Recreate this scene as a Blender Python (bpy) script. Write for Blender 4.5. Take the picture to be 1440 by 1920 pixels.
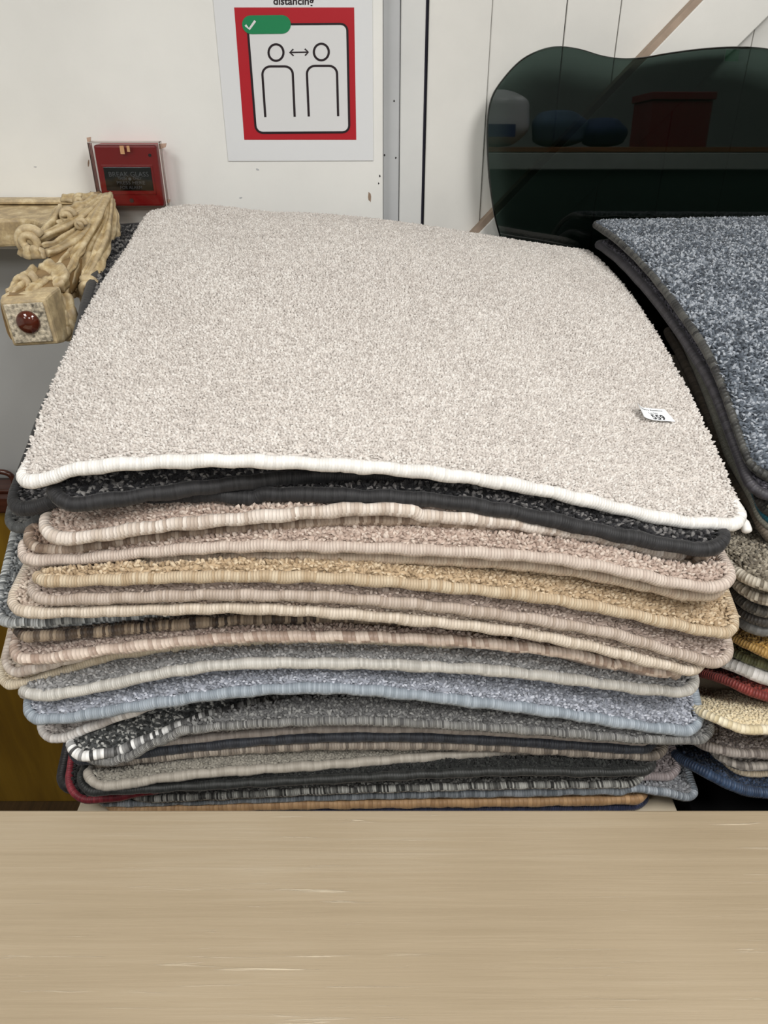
import bpy, math, random
import numpy as np
from mathutils import Vector

for o in list(bpy.data.objects):
    bpy.data.objects.remove(o)
scene = bpy.context.scene
COL = scene.collection

# ------------------------------------------------------------------ camera
F_PX, PITCH, CAM_Z = 1450.0, math.radians(30.7), 1.5
cam_d = bpy.data.cameras.new('camera')
cam_d.sensor_fit = 'VERTICAL'
cam_d.sensor_height = 36.0
cam_d.lens = 36.0 * F_PX / 1920.0
cam_d.clip_start = 0.02
cam = bpy.data.objects.new('camera', cam_d)
cam.location = (0, 0, CAM_Z)
cam.rotation_euler = (math.pi / 2 - PITCH, 0, 0)
COL.objects.link(cam)
scene.camera = cam

# ------------------------------------------------------------------ world, lamps, exposure
world = bpy.data.worlds.new('world')
scene.world = world
world.use_nodes = True
world.node_tree.nodes['Background'].inputs[0].default_value = (0.92, 0.96, 1.0, 1)
world.node_tree.nodes['Background'].inputs[1].default_value = 0.3
CEIL = 2.75
LAMPS = [(0.85, -0.35, 20), (-1.1, -0.45, 13), (0.0, -2.3, 15), (1.7, -2.3, 11), (-1.9, -2.3, 11)]
for i, (lx, ly, w) in enumerate(LAMPS):
    ld = bpy.data.lights.new('ceiling_light', 'AREA')
    ld.shape = 'RECTANGLE'
    ld.size, ld.size_y = 0.55, 1.15
    ld.energy = w
    ld.color = (1.0, 0.982, 0.955)
    lo = bpy.data.objects.new('ceiling_light', ld)
    lo.location = (lx, ly, CEIL - 0.062)
    COL.objects.link(lo)
vs = scene.view_settings
vs.view_transform = 'Standard'
vs.look = 'None'
vs.gamma = 1.0
vs.use_curve_mapping = False
vs.exposure = 0.88

rng = np.random.default_rng(7)
random.seed(7)

# ------------------------------------------------------------------ helpers
CT, ST = math.cos(PITCH), math.sin(PITCH)

def ray(px, py):
    xc = (np.asarray(px, float) - 720) / F_PX
    yc = (960 - np.asarray(py, float)) / F_PX
    return np.stack([xc + 0 * yc, yc * ST + CT + 0 * xc, yc * CT - ST + 0 * xc], -1)

def atY(px, py, Y):
    """the point of the place seen at a pixel, at horizontal distance Y"""
    d = ray(px, py)
    t = np.asarray(Y) / d[..., 1]
    return np.array([0, 0, CAM_Z]) + d * t[..., None]

def atZ(px, py, Z):
    d = ray(px, py)
    t = (np.asarray(Z) - CAM_Z) / d[..., 2]
    return np.array([0, 0, CAM_Z]) + d * t[..., None]

def lin(c):
    return tuple(((v / 255.0) / 12.92 if v / 255.0 <= 0.04045 else ((v / 255.0 + 0.055) / 1.055) ** 2.4) for v in c)

def mesh_np(name, V, tris=None, quads=None, smooth=True):
    me = bpy.data.meshes.new(name)
    V = np.asarray(V, np.float32)
    nt = 0 if tris is None else len(tris)
    nq = 0 if quads is None else len(quads)
    idx = []
    if nt: idx.append(np.asarray(tris, np.int32).ravel())
    if nq: idx.append(np.asarray(quads, np.int32).ravel())
    idx = np.concatenate(idx)
    me.vertices.add(len(V)); me.vertices.foreach_set('co', V.ravel())
    me.loops.add(len(idx)); me.loops.foreach_set('vertex_index', idx)
    me.polygons.add(nt + nq)
    ls = np.concatenate([np.arange(nt) * 3, nt * 3 + np.arange(nq) * 4]).astype(np.int32)
    me.polygons.foreach_set('loop_start', ls)
    me.polygons.foreach_set('use_smooth', np.full(nt + nq, smooth, bool))
    me.update(calc_edges=True)
    me.validate()
    return me

def link(name, me, mat=None, parent=None, loc=None):
    o = bpy.data.objects.new(name, me)
    COL.objects.link(o)
    if mat is not None: me.materials.append(mat)
    if loc is not None: o.location = loc
    if parent is not None:
        o.parent = parent
        o.matrix_parent_inverse = parent.matrix_world.inverted()
    return o

def empty(name, loc=(0, 0, 0)):
    o = bpy.data.objects.new(name, None)
    o.location = loc
    o.empty_display_size = 0.05
    COL.objects.link(o)
    bpy.context.view_layer.update()
    return o

def tag(o, label=None, cat=None, group=None, kind=None):
    if label: o['label'] = label
    if cat: o['category'] = cat
    if group: o['group'] = group
    if kind: o['kind'] = kind
    return o

class MB:
    def __init__(self): self.v, self.f, self.mi = [], [], []
    def add(self, vs, fs, m=0):
        n = len(self.v)
        self.v += [tuple(map(float, p)) for p in vs]
        self.f += [tuple(i + n for i in f) for f in fs]
        self.mi += [m] * len(fs)
    def box(self, x0, x1, y0, y1, z0, z1, m=0):
        self.add([(x0,y0,z0),(x1,y0,z0),(x1,y1,z0),(x0,y1,z0),(x0,y0,z1),(x1,y0,z1),(x1,y1,z1),(x0,y1,z1)],
                 [(0,3,2,1),(4,5,6,7),(0,1,5,4),(1,2,6,5),(2,3,7,6),(3,0,4,7)], m)
    def prism(self, poly, y0, y1, m=0):
        """poly of (x,z) front face at y0, back at y1"""
        n = len(poly)
        self.add([(x, y0, z) for x, z in poly] + [(x, y1, z) for x, z in poly],
                 [tuple(range(n)), tuple(range(2*n-1, n-1, -1))] + [(i, i+n, (i+1) % n + n, (i+1) % n) for i in range(n)], m)
    def tube(self, pts, rad, n=8, cap=True, up=(0, 0, 1), m=0):
        pts = [Vector(p) for p in pts]
        if not hasattr(rad, '__len__'): rad = [rad] * len(pts)
        rings = []
        prev = None
        for i, p in enumerate(pts):
            a, b = pts[max(i-1, 0)], pts[min(i+1, len(pts)-1)]
            T = (b - a).normalized()
            if prev is None:
                u = Vector(up)
                if abs(T.dot(u)) > .95: u = Vector((1, 0, 0))
                N = T.cross(u).normalized()
            else:
                N = (prev - T * prev.dot(T)).normalized()
            prev = N
            B = T.cross(N)
            rings.append([p + (N * math.cos(2*math.pi*k/n) + B * math.sin(2*math.pi*k/n)) * rad[i] for k in range(n)])
        vs = [q for r in rings for q in r]
        fs = [(i*n+k, i*n+(k+1) % n, (i+1)*n+(k+1) % n, (i+1)*n+k) for i in range(len(pts)-1) for k in range(n)]
        if cap:
            fs += [tuple(range(n))[::-1], tuple((len(pts)-1)*n + k for k in range(n))]
        self.add(vs, fs, m)
    def mesh(self, name, smooth=False):
        me = bpy.data.meshes.new(name)
        me.from_pydata(self.v, [], self.f)
        me.polygons.foreach_set('material_index', self.mi)
        me.polygons.foreach_set('use_smooth', [smooth] * len(self.f))
        me.update()
        import bmesh
        bm = bmesh.new(); bm.from_mesh(me)
        bmesh.ops.recalc_face_normals(bm, faces=bm.faces)
        bm.to_mesh(me); bm.free()
        return me
    def build(self, name, mats, parent=None, bevel=0, smooth=False):
        me = self.mesh(name, smooth)
        o = link(name, me, None, parent)
        for m in (mats if isinstance(mats, (list, tuple)) else [mats]): me.materials.append(m)
        if bevel:
            b = o.modifiers.new('bevel', 'BEVEL'); b.width = bevel; b.segments = 2
            b.limit_method = 'ANGLE'
        return o

def spline(pts, n):
    """Catmull-Rom through points of any dimension"""
    P = np.asarray(pts, float)
    if len(P) == 2:
        return P[0] + (P[1] - P[0]) * np.linspace(0, 1, n)[:, None]
    Q = np.vstack([2*P[0]-P[1], P, 2*P[-1]-P[-2]])
    t = np.linspace(0, len(P)-1-1e-9, n)
    i = t.astype(int); f = (t - i)[:, None]
    a, b, c, d = Q[i], Q[i+1], Q[i+2], Q[i+3]
    return .5*((2*b)+(c-a)*f+(2*a-5*b+4*c-d)*f*f+(3*b-3*c+d-a)*f**3)

# ------------------------------------------------------------------ materials
def new_mat(name):
    m = bpy.data.materials.new(name); m.use_nodes = True
    nt = m.node_tree
    return m, nt, nt.nodes, nt.links, nt.nodes['Principled BSDF']

def ramp(nodes, stops):
    r = nodes.new('ShaderNodeValToRGB')
    e = r.color_ramp.elements
    while len(e) > 1: e.remove(e[-1])
    for i, (p, c) in enumerate(stops):
        k = e[0] if i == 0 else e.new(p)
        k.position = p; k.color = (*c, 1)
    return r

def plain(name, col, rough=.6, metallic=0, spec=.5, noise=0, nscale=20, bump=0, coat=0):
    m, nt, N, L, b = new_mat(name)
    c = lin(col)
    b.inputs['Base Color'].default_value = (*c, 1)
    b.inputs['Roughness'].default_value = rough
    b.inputs['Metallic'].default_value = metallic
    b.inputs['Specular IOR Level'].default_value = spec
    b.inputs['Coat Weight'].default_value = coat
    if noise or bump:
        tc = N.new('ShaderNodeTexCoord')
        nz = N.new('ShaderNodeTexNoise'); nz.inputs['Scale'].default_value = nscale; nz.inputs['Detail'].default_value = 6
        L.new(tc.outputs['Object'], nz.inputs['Vector'])
        r = ramp(N, [(.3, tuple(v*(1-noise) for v in c)), (.7, tuple(min(1, v*(1+noise)) for v in c))])
        L.new(nz.outputs['Fac'], r.inputs[0]); L.new(r.outputs[0], b.inputs['Base Color'])
        if bump:
            bp = N.new('ShaderNodeBump'); bp.inputs['Strength'].default_value = bump; bp.inputs['Distance'].default_value = .002
            L.new(nz.outputs['Fac'], bp.inputs['Height']); L.new(bp.outputs[0], b.inputs['Normal'])
    return m

def wall_mat(name, col, rough=.55, scale=6):
    m, nt, N, L, b = new_mat(name)
    c = lin(col)
    tc = N.new('ShaderNodeTexCoord')
    n1 = N.new('ShaderNodeTexNoise'); n1.inputs['Scale'].default_value = scale; n1.inputs['Detail'].default_value = 5
    n2 = N.new('ShaderNodeTexNoise'); n2.inputs['Scale'].default_value = 180; n2.inputs['Detail'].default_value = 4
    L.new(tc.outputs['Object'], n1.inputs['Vector']); L.new(tc.outputs['Object'], n2.inputs['Vector'])
    r = ramp(N, [(.3, tuple(v*.93 for v in c)), (.7, tuple(min(1, v*1.03) for v in c))])
    L.new(n1.outputs['Fac'], r.inputs[0]); L.new(r.outputs[0], b.inputs['Base Color'])
    bp = N.new('ShaderNodeBump'); bp.inputs['Strength'].default_value = .12; bp.inputs['Distance'].default_value = .001
    L.new(n2.outputs['Fac'], bp.inputs['Height']); L.new(bp.outputs[0], b.inputs['Normal'])
    b.inputs['Roughness'].default_value = rough
    return m

_carpet = {}
def carpet_mat(cols):
    """yarn colours, one per tuft (attribute tint)"""
    if cols in _carpet: return _carpet[cols]
    m, nt, N, L, b = new_mat('carpet_yarn')
    at = N.new('ShaderNodeAttribute'); at.attribute_name = 'tint'
    n = len(cols)
    r = ramp(N, [(i/(n-1), lin(c)) for i, c in enumerate(cols)])
    tc = N.new('ShaderNodeTexCoord')
    nz = N.new('ShaderNodeTexNoise'); nz.inputs['Scale'].default_value = 420; nz.inputs['Detail'].default_value = 3
    L.new(tc.outputs['Object'], nz.inputs['Vector'])
    mx = N.new('ShaderNodeMath'); mx.operation = 'MULTIPLY_ADD'
    mx.inputs[1].default_value = .5; mx.use_clamp = True
    sb = N.new('ShaderNodeMath'); sb.operation = 'SUBTRACT'; sb.inputs[1].default_value = .25
    L.new(at.outputs['Fac'], sb.inputs[0])
    L.new(nz.outputs['Fac'], mx.inputs[0]); L.new(sb.outputs[0], mx.inputs[2])
    L.new(mx.outputs[0], r.inputs[0]); L.new(r.outputs[0], b.inputs['Base Color'])
    bp = N.new('ShaderNodeBump'); bp.inputs['Strength'].default_value = .5; bp.inputs['Distance'].default_value = .001
    L.new(nz.outputs['Fac'], bp.inputs['Height']); L.new(bp.outputs[0], b.inputs['Normal'])
    b.inputs['Roughness'].default_value = .85
    b.inputs['Specular IOR Level'].default_value = .25
    b.inputs['Sheen Weight'].default_value = .12
    b.inputs['Sheen Roughness'].default_value = .5
    _carpet[cols] = m
    return m

_bind = {}
def binding_mat(cols, pitch=.0026, skew=0.0, bump=1.0, gloss=.45):
    """overlocked yarn: one stitch per pitch along the edge, wrapped around it"""
    key = (cols, pitch, skew, bump, gloss)
    if key in _bind: return _bind[key]
    m, nt, N, L, b = new_mat('binding_yarn')
    uv = N.new('ShaderNodeUVMap'); uv.uv_map = 'UVMap'
    sx = N.new('ShaderNodeSeparateXYZ'); L.new(uv.outputs[0], sx.inputs[0])
    d = N.new('ShaderNodeMath'); d.operation = 'DIVIDE'; d.inputs[1].default_value = pitch
    L.new(sx.outputs[0], d.inputs[0])
    ad = N.new('ShaderNodeMath'); ad.operation = 'MULTIPLY_ADD'; ad.inputs[1].default_value = skew
    L.new(sx.outputs[1], ad.inputs[0]); L.new(d.outputs[0], ad.inputs[2])
    fl = N.new('ShaderNodeMath'); fl.operation = 'FLOOR'; L.new(ad.outputs[0], fl.inputs[0])
    fr = N.new('ShaderNodeMath'); fr.operation = 'FRACT'; L.new(ad.outputs[0], fr.inputs[0])
    wn = N.new('ShaderNodeTexWhiteNoise'); wn.noise_dimensions = '1D'; L.new(fl.outputs[0], wn.inputs['W'])
    # slow drift so neighbouring stitches share a yarn colour
    nz = N.new('ShaderNodeTexNoise'); nz.noise_dimensions = '1D'; nz.inputs['Scale'].default_value = .9; nz.inputs['Detail'].default_value = 2
    L.new(fl.outputs[0], nz.inputs['W'])
    mx = N.new('ShaderNodeMath'); mx.operation = 'MULTIPLY_ADD'; mx.inputs[1].default_value = .66
    h = N.new('ShaderNodeMath'); h.operation = 'MULTIPLY'; h.inputs[1].default_value = .34
    L.new(nz.outputs['Fac'], h.inputs[0]); L.new(wn.outputs['Value'], mx.inputs[0]); L.new(h.outputs[0], mx.inputs[2])
    n = len(cols)
    r = ramp(N, [(.22 + .56*i/max(n-1, 1), lin(c)) for i, c in enumerate(cols)])
    L.new(mx.outputs[0], r.inputs[0]); L.new(r.outputs[0], b.inputs['Base Color'])
    pp = N.new('ShaderNodeMath'); pp.operation = 'PINGPONG'; pp.inputs[1].default_value = .5
    L.new(fr.outputs[0], pp.inputs[0])
    sq = N.new('ShaderNodeMath'); sq.operation = 'POWER'; sq.inputs[1].default_value = .5
    L.new(pp.outputs[0], sq.inputs[0])
    bp = N.new('ShaderNodeBump'); bp.inputs['Strength'].default_value = bump; bp.inputs['Distance'].default_value = .0011
    L.new(sq.outputs[0], bp.inputs['Height']); L.new(bp.outputs[0], b.inputs['Normal'])
    b.inputs['Roughness'].default_value = gloss
    b.inputs['Specular IOR Level'].default_value = .4
    b.inputs['Sheen Weight'].default_value = .1
    _bind[key] = m
    return m

def wood_mat(name, dark, mid, light, gscale=(2.2, 90, 90), rough=.5, crack=None, blotch=.25, coat=0):
    m, nt, N, L, b = new_mat(name)
    tc = N.new('ShaderNodeTexCoord')
    mp = N.new('ShaderNodeMapping'); mp.inputs['Scale'].default_value = gscale
    L.new(tc.outputs['Object'], mp.inputs[0])
    n1 = N.new('ShaderNodeTexNoise'); n1.inputs['Scale'].default_value = 1.6; n1.inputs['Detail'].default_value = 8
    n1.inputs['Roughness'].default_value = .62; n1.inputs['Distortion'].default_value = .25
    L.new(mp.outputs[0], n1.inputs['Vector'])
    n2 = N.new('ShaderNodeTexNoise'); n2.inputs['Scale'].default_value = 3.2; n2.inputs['Detail'].default_value = 2
    L.new(tc.outputs['Object'], n2.inputs['Vector'])
    mm = N.new('ShaderNodeMath'); mm.operation = 'MULTIPLY_ADD'; mm.inputs[1].default_value = blotch
    sb = N.new('ShaderNodeMath'); sb.operation = 'MULTIPLY_ADD'; sb.inputs[1].default_value = 1-blotch; sb.inputs[2].default_value = 0
    L.new(n1.outputs['Fac'], sb.inputs[0]); L.new(n2.outputs['Fac'], mm.inputs[0]); L.new(sb.outputs[0], mm.inputs[2])
    r = ramp(N, [(.32, lin(dark)), (.5, lin(mid)), (.68, lin(light))])
    L.new(mm.outputs[0], r.inputs[0])
    col = r.outputs[0]
    hgt = n1.outputs['Fac']
    if crack:
        mp2 = N.new('ShaderNodeMapping'); mp2.inputs['Scale'].default_value = (6, 170, 170)
        L.new(tc.outputs['Object'], mp2.inputs[0])
        n3 = N.new('ShaderNodeTexNoise'); n3.inputs['Scale'].default_value = 1.4; n3.inputs['Detail'].default_value = 7; n3.inputs['Roughness'].default_value = .6
        n3.inputs['Distortion'].default_value = .5
        L.new(mp2.outputs[0], n3.inputs['Vector'])
        rc = ramp(N, [(.0, (0, 0, 0)), (.625, (0, 0, 0)), (.69, (1, 1, 1))])
        L.new(n3.outputs['Fac'], rc.inputs[0])
        n4 = N.new('ShaderNodeTexNoise'); n4.inputs['Scale'].default_value = 7; n4.inputs['Detail'].default_value = 2
        L.new(tc.outputs['Object'], n4.inputs['Vector'])
        r4 = ramp(N, [(.47, (0, 0, 0)), (.6, (1, 1, 1))]); L.new(n4.outputs['Fac'], r4.inputs[0])
        ml = N.new('ShaderNodeMath'); ml.operation = 'MULTIPLY'
        L.new(rc.outputs[0], ml.inputs[0]); L.new(r4.outputs[0], ml.inputs[1])
        mix = N.new('ShaderNodeMix'); mix.data_type = 'RGBA'
        L.new(ml.outputs[0], mix.inputs['Factor']); L.new(col, mix.inputs['A']); mix.inputs['B'].default_value = (*lin(crack), 1)
        col = mix.outputs['Result']
        ms = N.new('ShaderNodeMath'); ms.operation = 'MULTIPLY_ADD'; ms.inputs[1].default_value = 1.5
        L.new(ml.outputs[0], ms.inputs[0]); L.new(n1.outputs['Fac'], ms.inputs[2])
        hgt = ms.outputs[0]
    L.new(col, b.inputs['Base Color'])
    bp = N.new('ShaderNodeBump'); bp.inputs['Strength'].default_value = .45; bp.inputs['Distance'].default_value = .0012
    L.new(hgt, bp.inputs['Height']); L.new(bp.outputs[0], b.inputs['Normal'])
    b.inputs['Roughness'].default_value = rough
    b.inputs['Coat Weight'].default_value = coat
    return m

M_PLASTER = wall_mat('white_plaster', (236, 236, 232))
M_LOWERWALL = wall_mat('grey_plaster', (182, 183, 182))  # lower wall in one even grey, darker than the plaster above
M_BOARD = wall_mat('painted_boards', (226, 225, 220), .5, 9)
M_GREYTRIM = wall_mat('grey_trim', (186, 188, 190), .5, 9)  # one even grey, darker than the boards beside it
M_LIGHTTRIM = wall_mat('pale_painted_trim', (218, 219, 217), .5, 9)
M_DARKGAP = plain('dark_gap', (38, 36, 52), .8)
M_BACKING = plain('backing_boards', (150, 146, 142), .8)
M_BAREWOOD = plain('bare_wood_edge', (160, 141, 124), .7, noise=.15, nscale=40)
M_CEIL = plain('ceiling_paint', (232, 232, 228), .8)
M_FLOOR = wood_mat('floor_boards', (52, 38, 20), (70, 52, 28), (86, 66, 38), (90, 2.2, 90), .5)
M_TABLE = wood_mat('limed_table_wood', (162, 146, 121), (173, 157, 132), (184, 170, 147), (2.2, 75, 75), .42, crack=(214, 200, 174), blotch=.55)
M_PLINTH = plain('pale_plinth', (196, 184, 162), .7, noise=.08)
M_CHEST = plain('shade_black_chest', (14, 14, 16), .55)  # black stands in for the deep shade below the right stack
M_HEADB = wood_mat('ochre_varnish', (96, 70, 12), (120, 90, 18), (140, 108, 28), (14, 60, 1.5), .4, coat=.1)
M_MAHOG = wood_mat('dark_mahogany', (44, 20, 12), (66, 32, 20), (88, 46, 30), (3, 60, 60), .3, coat=.3)

# ------------------------------------------------------------------ the room
WALL_Y, BOARD_Y = 1.25, 1.275
XE = -0.0015                                   # end of the plaster
Z_LOWERWALL = 1.235
m = MB(); m.box(-3.2, XE, WALL_Y, 1.40, Z_LOWERWALL, CEIL)
wall = tag(m.build('wall_back', M_PLASTER, bevel=.002), 'white plastered wall behind the stacks', kind='structure')
m = MB(); m.box(-3.2, XE, WALL_Y + .0005, 1.40, 0, Z_LOWERWALL)
tag(m.build('wall_back_lower', M_LOWERWALL), 'grey lower part of the plastered wall', kind='structure')
m = MB(); m.box(XE, 3.2, BOARD_Y + .012, 1.40, 0, CEIL)
wallr = tag(m.build('wall_back_right', M_BACKING), 'boarded wall of white painted planks', kind='structure')
m = MB(); m.box(XE + .0002, .0228, BOARD_Y - .006, BOARD_Y + .012, 0, CEIL)
tag(m.build('trim_1', M_GREYTRIM, bevel=.0015), 'narrow grey strip beside the plaster', kind='structure')
m = MB(); m.box(.0234, .0575, BOARD_Y - .010, BOARD_Y + .012, 0, CEIL)
tag(m.build('trim_2', M_LIGHTTRIM, bevel=.002), 'pale painted upright board beside the dark groove', kind='structure')
m = MB(); m.box(.0576, .0620, BOARD_Y + .006, BOARD_Y + .0119, 0, CEIL)
tag(m.build('trim_3', M_DARKGAP), 'dark narrow groove between two upright boards', kind='structure')
edges = [.0622, .1495, .2535, .3285, .424, .52, .61, .71, .81, .91, 1.02, 1.13, 1.24]
for i in range(len(edges) - 1):
    m = MB(); g = (.0002, .0006, .0007, .0005)[min(i, 3)]
    yo = [.0, .004, .003, .0035, .003, .004, .0035, .003, .004, .003, .004, .003][i]
    m.box(edges[i] + g, edges[i+1] - g, BOARD_Y + yo, BOARD_Y + .0119, 0, CEIL)
    m.build('plank', M_BOARD, wallr, bevel=.0012)
# diagonal brace across the planks, its sawn upper edge bare
d = np.array([.066, .070]); d /= np.linalg.norm(d); nrm = np.array([d[1], -d[0]])
p0 = np.array([.371, 1.496])
a, b_ = p0 - d * .9, p0 + d * .95
poly = [a, b_, b_ + nrm * .08, a + nrm * .08]
m = MB(); m.prism([tuple(p) for p in poly], BOARD_Y - .020, BOARD_Y + .0029)
brace = m.build('diagonal_brace', M_BOARD, wallr, bevel=.0015)
e_ = nrm * .0085
m = MB(); m.prism([tuple(a - e_), tuple(b_ - e_), tuple(b_ - e_ * .02), tuple(a - e_ * .02)], BOARD_Y - .0185, BOARD_Y + .0028)
m.build('sawn_edge', M_BAREWOOD, brace)
m = MB(); m.box(-3.2, 3.2, -4.1, 1.40, -.1, 0)
tag(m.build('floor', M_FLOOR), 'brown wooden floor', kind='structure')
m = MB(); m.box(-3.2, 3.2, -4.1, 1.40, CEIL, CEIL + .1)
tag(m.build('ceiling', M_CEIL), 'white ceiling', kind='structure')
m = MB(); m.box(-3.3, -3.2, -4.1, 1.40, 0, CEIL)
tag(m.build('wall_left', M_PLASTER), 'white side wall', kind='structure')
m = MB(); m.box(3.2, 3.3, -4.1, 1.40, 0, CEIL)
tag(m.build('wall_right', M_PLASTER), 'white side wall', kind='structure')
M_REAR = wall_mat('rear_wall_paint', (150, 158, 156))
m = MB(); m.box(-3.2, 3.2, -4.2, -4.1, 0, CEIL)
tag(m.build('wall_front', M_REAR), 'grey green wall behind the viewer', kind='structure')
# lamp housings
M_LAMP = plain('white_enamel', (235, 235, 235), .4)
for i, (lx, ly, w) in enumerate(LAMPS):
    e = empty('ceiling_lamp', (lx, ly, CEIL))
    tag(e, ['flat ceiling lamp right above the stacks', 'flat ceiling lamp left above the stacks', 'flat ceiling lamp in the middle of the rear row',
            'flat ceiling lamp at the right of the rear row', 'flat ceiling lamp at the left of the rear row'][i], 'lamp', 'ceiling lamps')
    m = MB(); m.box(lx-.31, lx+.31, ly-.61, ly+.61, CEIL-.05, CEIL - .001)
    m.build('housing', M_LAMP, e, bevel=.006)

# flakes, nail holes and scuffs in the paint
M_CHIP = plain('bare_plaster_chip', (150, 128, 110), .9)
M_HOLE = plain('nail_hole', (52, 48, 50), .9)
def mark(px, py, rx, ry, Y, mat, parent, name, ang=0.0):
    pts = []
    for k in range(10):
        t = 2*math.pi*k/10
        q = 1 + .25*random.uniform(-1, 1)
        x, y = rx*math.cos(t)*q, ry*math.sin(t)*q
        c, s = math.cos(ang), math.sin(ang)
        p = atY(px + x*c - y*s, py + x*s + y*c, Y)
        pts.append((p[0], p[2]))
    mm = MB(); mm.prism(pts, Y - .0003, Y + .0004)
    mm.build(name, mat, parent)
mark(693, 369, 3.2, 10, WALL_Y, M_CHIP, wall, 'paint_chip', -.1)
mark(483, 318, 4, 1.6, WALL_Y, M_GREYTRIM, wall, 'scuff', .4)
mark(451, 371, 3, 1.4, WALL_Y, M_GREYTRIM, wall, 'scuff', -.2)
mark(66, 313, 3, 1.2, WALL_Y, M_GREYTRIM, wall, 'scuff')
mark(166, 306, 1.5, 6, WALL_Y, M_CHIP, wall, 'paint_chip', .1)
for (hx, hy) in ((742, 296), (721, 291), (739, 189), (710, 344), (712, 330)):
    mark(hx, hy, 1.5, 2, BOARD_Y - .006 if hx > 717 else WALL_Y, M_HOLE, wallr if hx > 717 else wall, 'nail_hole')

# ------------------------------------------------------------------ foreground table
T_Y = .528
T_Z = float(atY(720, 1519, T_Y)[2])
tb = tag(empty('table', (0, .26, 0)), 'pale limed wooden table in the foreground below the mats', 'table')
m = MB(); m.box(-.95, .95, -.02, T_Y, T_Z - .026, T_Z)
m.build('tabletop', M_TABLE, tb, bevel=.0018)
m = MB(); m.box(-.90, .90, .02, T_Y - .02, T_Z - .11, T_Z - .0265)
m.build('apron', M_TABLE, tb, bevel=.002)
for sx in (-1, 1):
    for y0 in (.02, T_Y - .08):
        m = MB(); m.box(sx*.875 - .028, sx*.875 + .028, y0, y0 + .056, 0, T_Z - .111)
        m.build('leg', M_TABLE, tb, bevel=.003)

# ------------------------------------------------------------------ carpet mats
FIT = dict(X0=.0131, Y0=.5825, phi=.0411, W=.6298, L=.6052,
           c=[1.1924, .2441, -.1577, -.0471, -.0332, .0062, .0112, .0172, .0128])

def smoothstep(e0, e1, x):
    t = np.clip((x - e0) / (e1 - e0), 0, 1)
    return t*t*(3-2*t)

def top_surface(x, d):
    a = np.clip((x - FIT['X0']) / (FIT['W'] / 2), -1.1, 1.1)
    b = np.clip(d / FIT['L'], 0, 1.05)
    c = FIT['c']
    lift = .020*smoothstep(.7, 1, b)*smoothstep(.5, 1, -a)     # back left corner lies flat against the wall
    return lift-.006*np.minimum(b*3, 1)+c[0]+c[1]*b+c[2]*b*b+c[3]*a+c[4]*a*a+c[5]*a*b+c[6]*a*a*b+c[7]*a**3+c[8]*b**3

def tufts(P, Nrm, h, r, tint, lean=.55):
    n = len(P)
    ang = rng.uniform(0, 2*np.pi, n)
    til = rng.uniform(.1, 1, n) * lean
    D = Nrm.copy()
    D[:, 0] += np.cos(ang)*til; D[:, 1] += np.sin(ang)*til
    D /= np.linalg.norm(D, axis=1)[:, None]
    hh = (h * rng.uniform(.75, 1.15, n))[:, None]
    rr = r * rng.uniform(.8, 1.2, n)
    a0 = rng.uniform(0, 2*np.pi, n)
    V = np.zeros((n, 7, 3))
    bend = np.stack([np.cos(ang+1.2), np.sin(ang+1.2), 0*ang], 1) * hh * .25
    for k in range(3):
        a = a0 + k*2*np.pi/3
        off = np.stack([np.cos(a), np.sin(a), 0*a], 1)
        V[:, k] = P + off * (rr*.9)[:, None]
        V[:, 3+k] = P + D*hh*.68 + off * (rr*1.0)[:, None] + bend*.4
    V[:, 6] = P + D*hh + bend
    T = []
    for k in range(3):
        j = (k+1) % 3
        T += [(k, j, 3+j), (k, 3+j, 3+k), (3+k, 3+j, 6)]
    T = np.array(T)
    tris = (T[None] + (np.arange(n)*7)[:, None, None]).reshape(-1, 3)
    tt = np.repeat(tint, 7).reshape(n, 7)
    return V.reshape(-1, 3), tris, tt.ravel()

def wob(x, y, seed):
    r = np.random.default_rng(seed)
    s = 0
    for k in range(7):
        f = r.uniform(15, 90); a = r.uniform(0, 6.28); p = r.uniform(0, 6.28)
        s = s + np.sin(f*(x*np.cos(a)+y*np.sin(a))+p)
    return s / 7 * 1.4

class Mat:
    pass

class Ceiling:
    """underside of the mats already laid, seen from below: the next mat stays beneath it"""
    X0, X1, Y0, Y1, C = -.5, 1.1, .5, 1.3, .004
    def __init__(self, h=None):
        self.nx, self.ny = int((self.X1-self.X0)/self.C)+1, int((self.Y1-self.Y0)/self.C)+1
        self.h = np.full((self.nx, self.ny), 9.0) if h is None else h
    def at(self, X, Y):
        X, Y = np.broadcast_arrays(np.asarray(X, float), np.asarray(Y, float))
        fx = np.clip((X-self.X0)/self.C, 0, self.nx-1.001); fy = np.clip((Y-self.Y0)/self.C, 0, self.ny-1.001)
        i, j = fx.astype(int), fy.astype(int); a, b = fx-i, fy-j
        h = self.h
        return (1-a)*(1-b)*h[i, j]+a*(1-b)*h[i+1, j]+(1-a)*b*h[i, j+1]+a*b*h[i+1, j+1]
    def lay(self, S):
        """a new ceiling with mat S added, easing away outside its outline"""
        gx, gy = np.meshgrid(self.X0+np.arange(self.nx)*self.C, self.Y0+np.arange(self.ny)*self.C, indexing='ij')
        s = S.slope
        x = (gx+s*(gy-S.Yf)+s*s*S.xm)/(1+s*s); d = gy-S.Yf-s*(x-S.xm)
        ins = (x > S.xl) & (x < S.xr) & (d > 0) & (d < S.L)
        z = np.full_like(gx, 9.0)
        z[ins] = S.zz(x[ins], d[ins])-.9*S.r
        h = np.minimum(self.h, z)
        for _ in range(10):
            k = self.C*1.1
            p = np.pad(h, 1, mode='edge')
            h = np.minimum.reduce([h, p[2:, 1:-1]+k, p[:-2, 1:-1]+k, p[1:-1, 2:]+k, p[1:-1, :-2]+k])
        return Ceiling(h)

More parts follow.
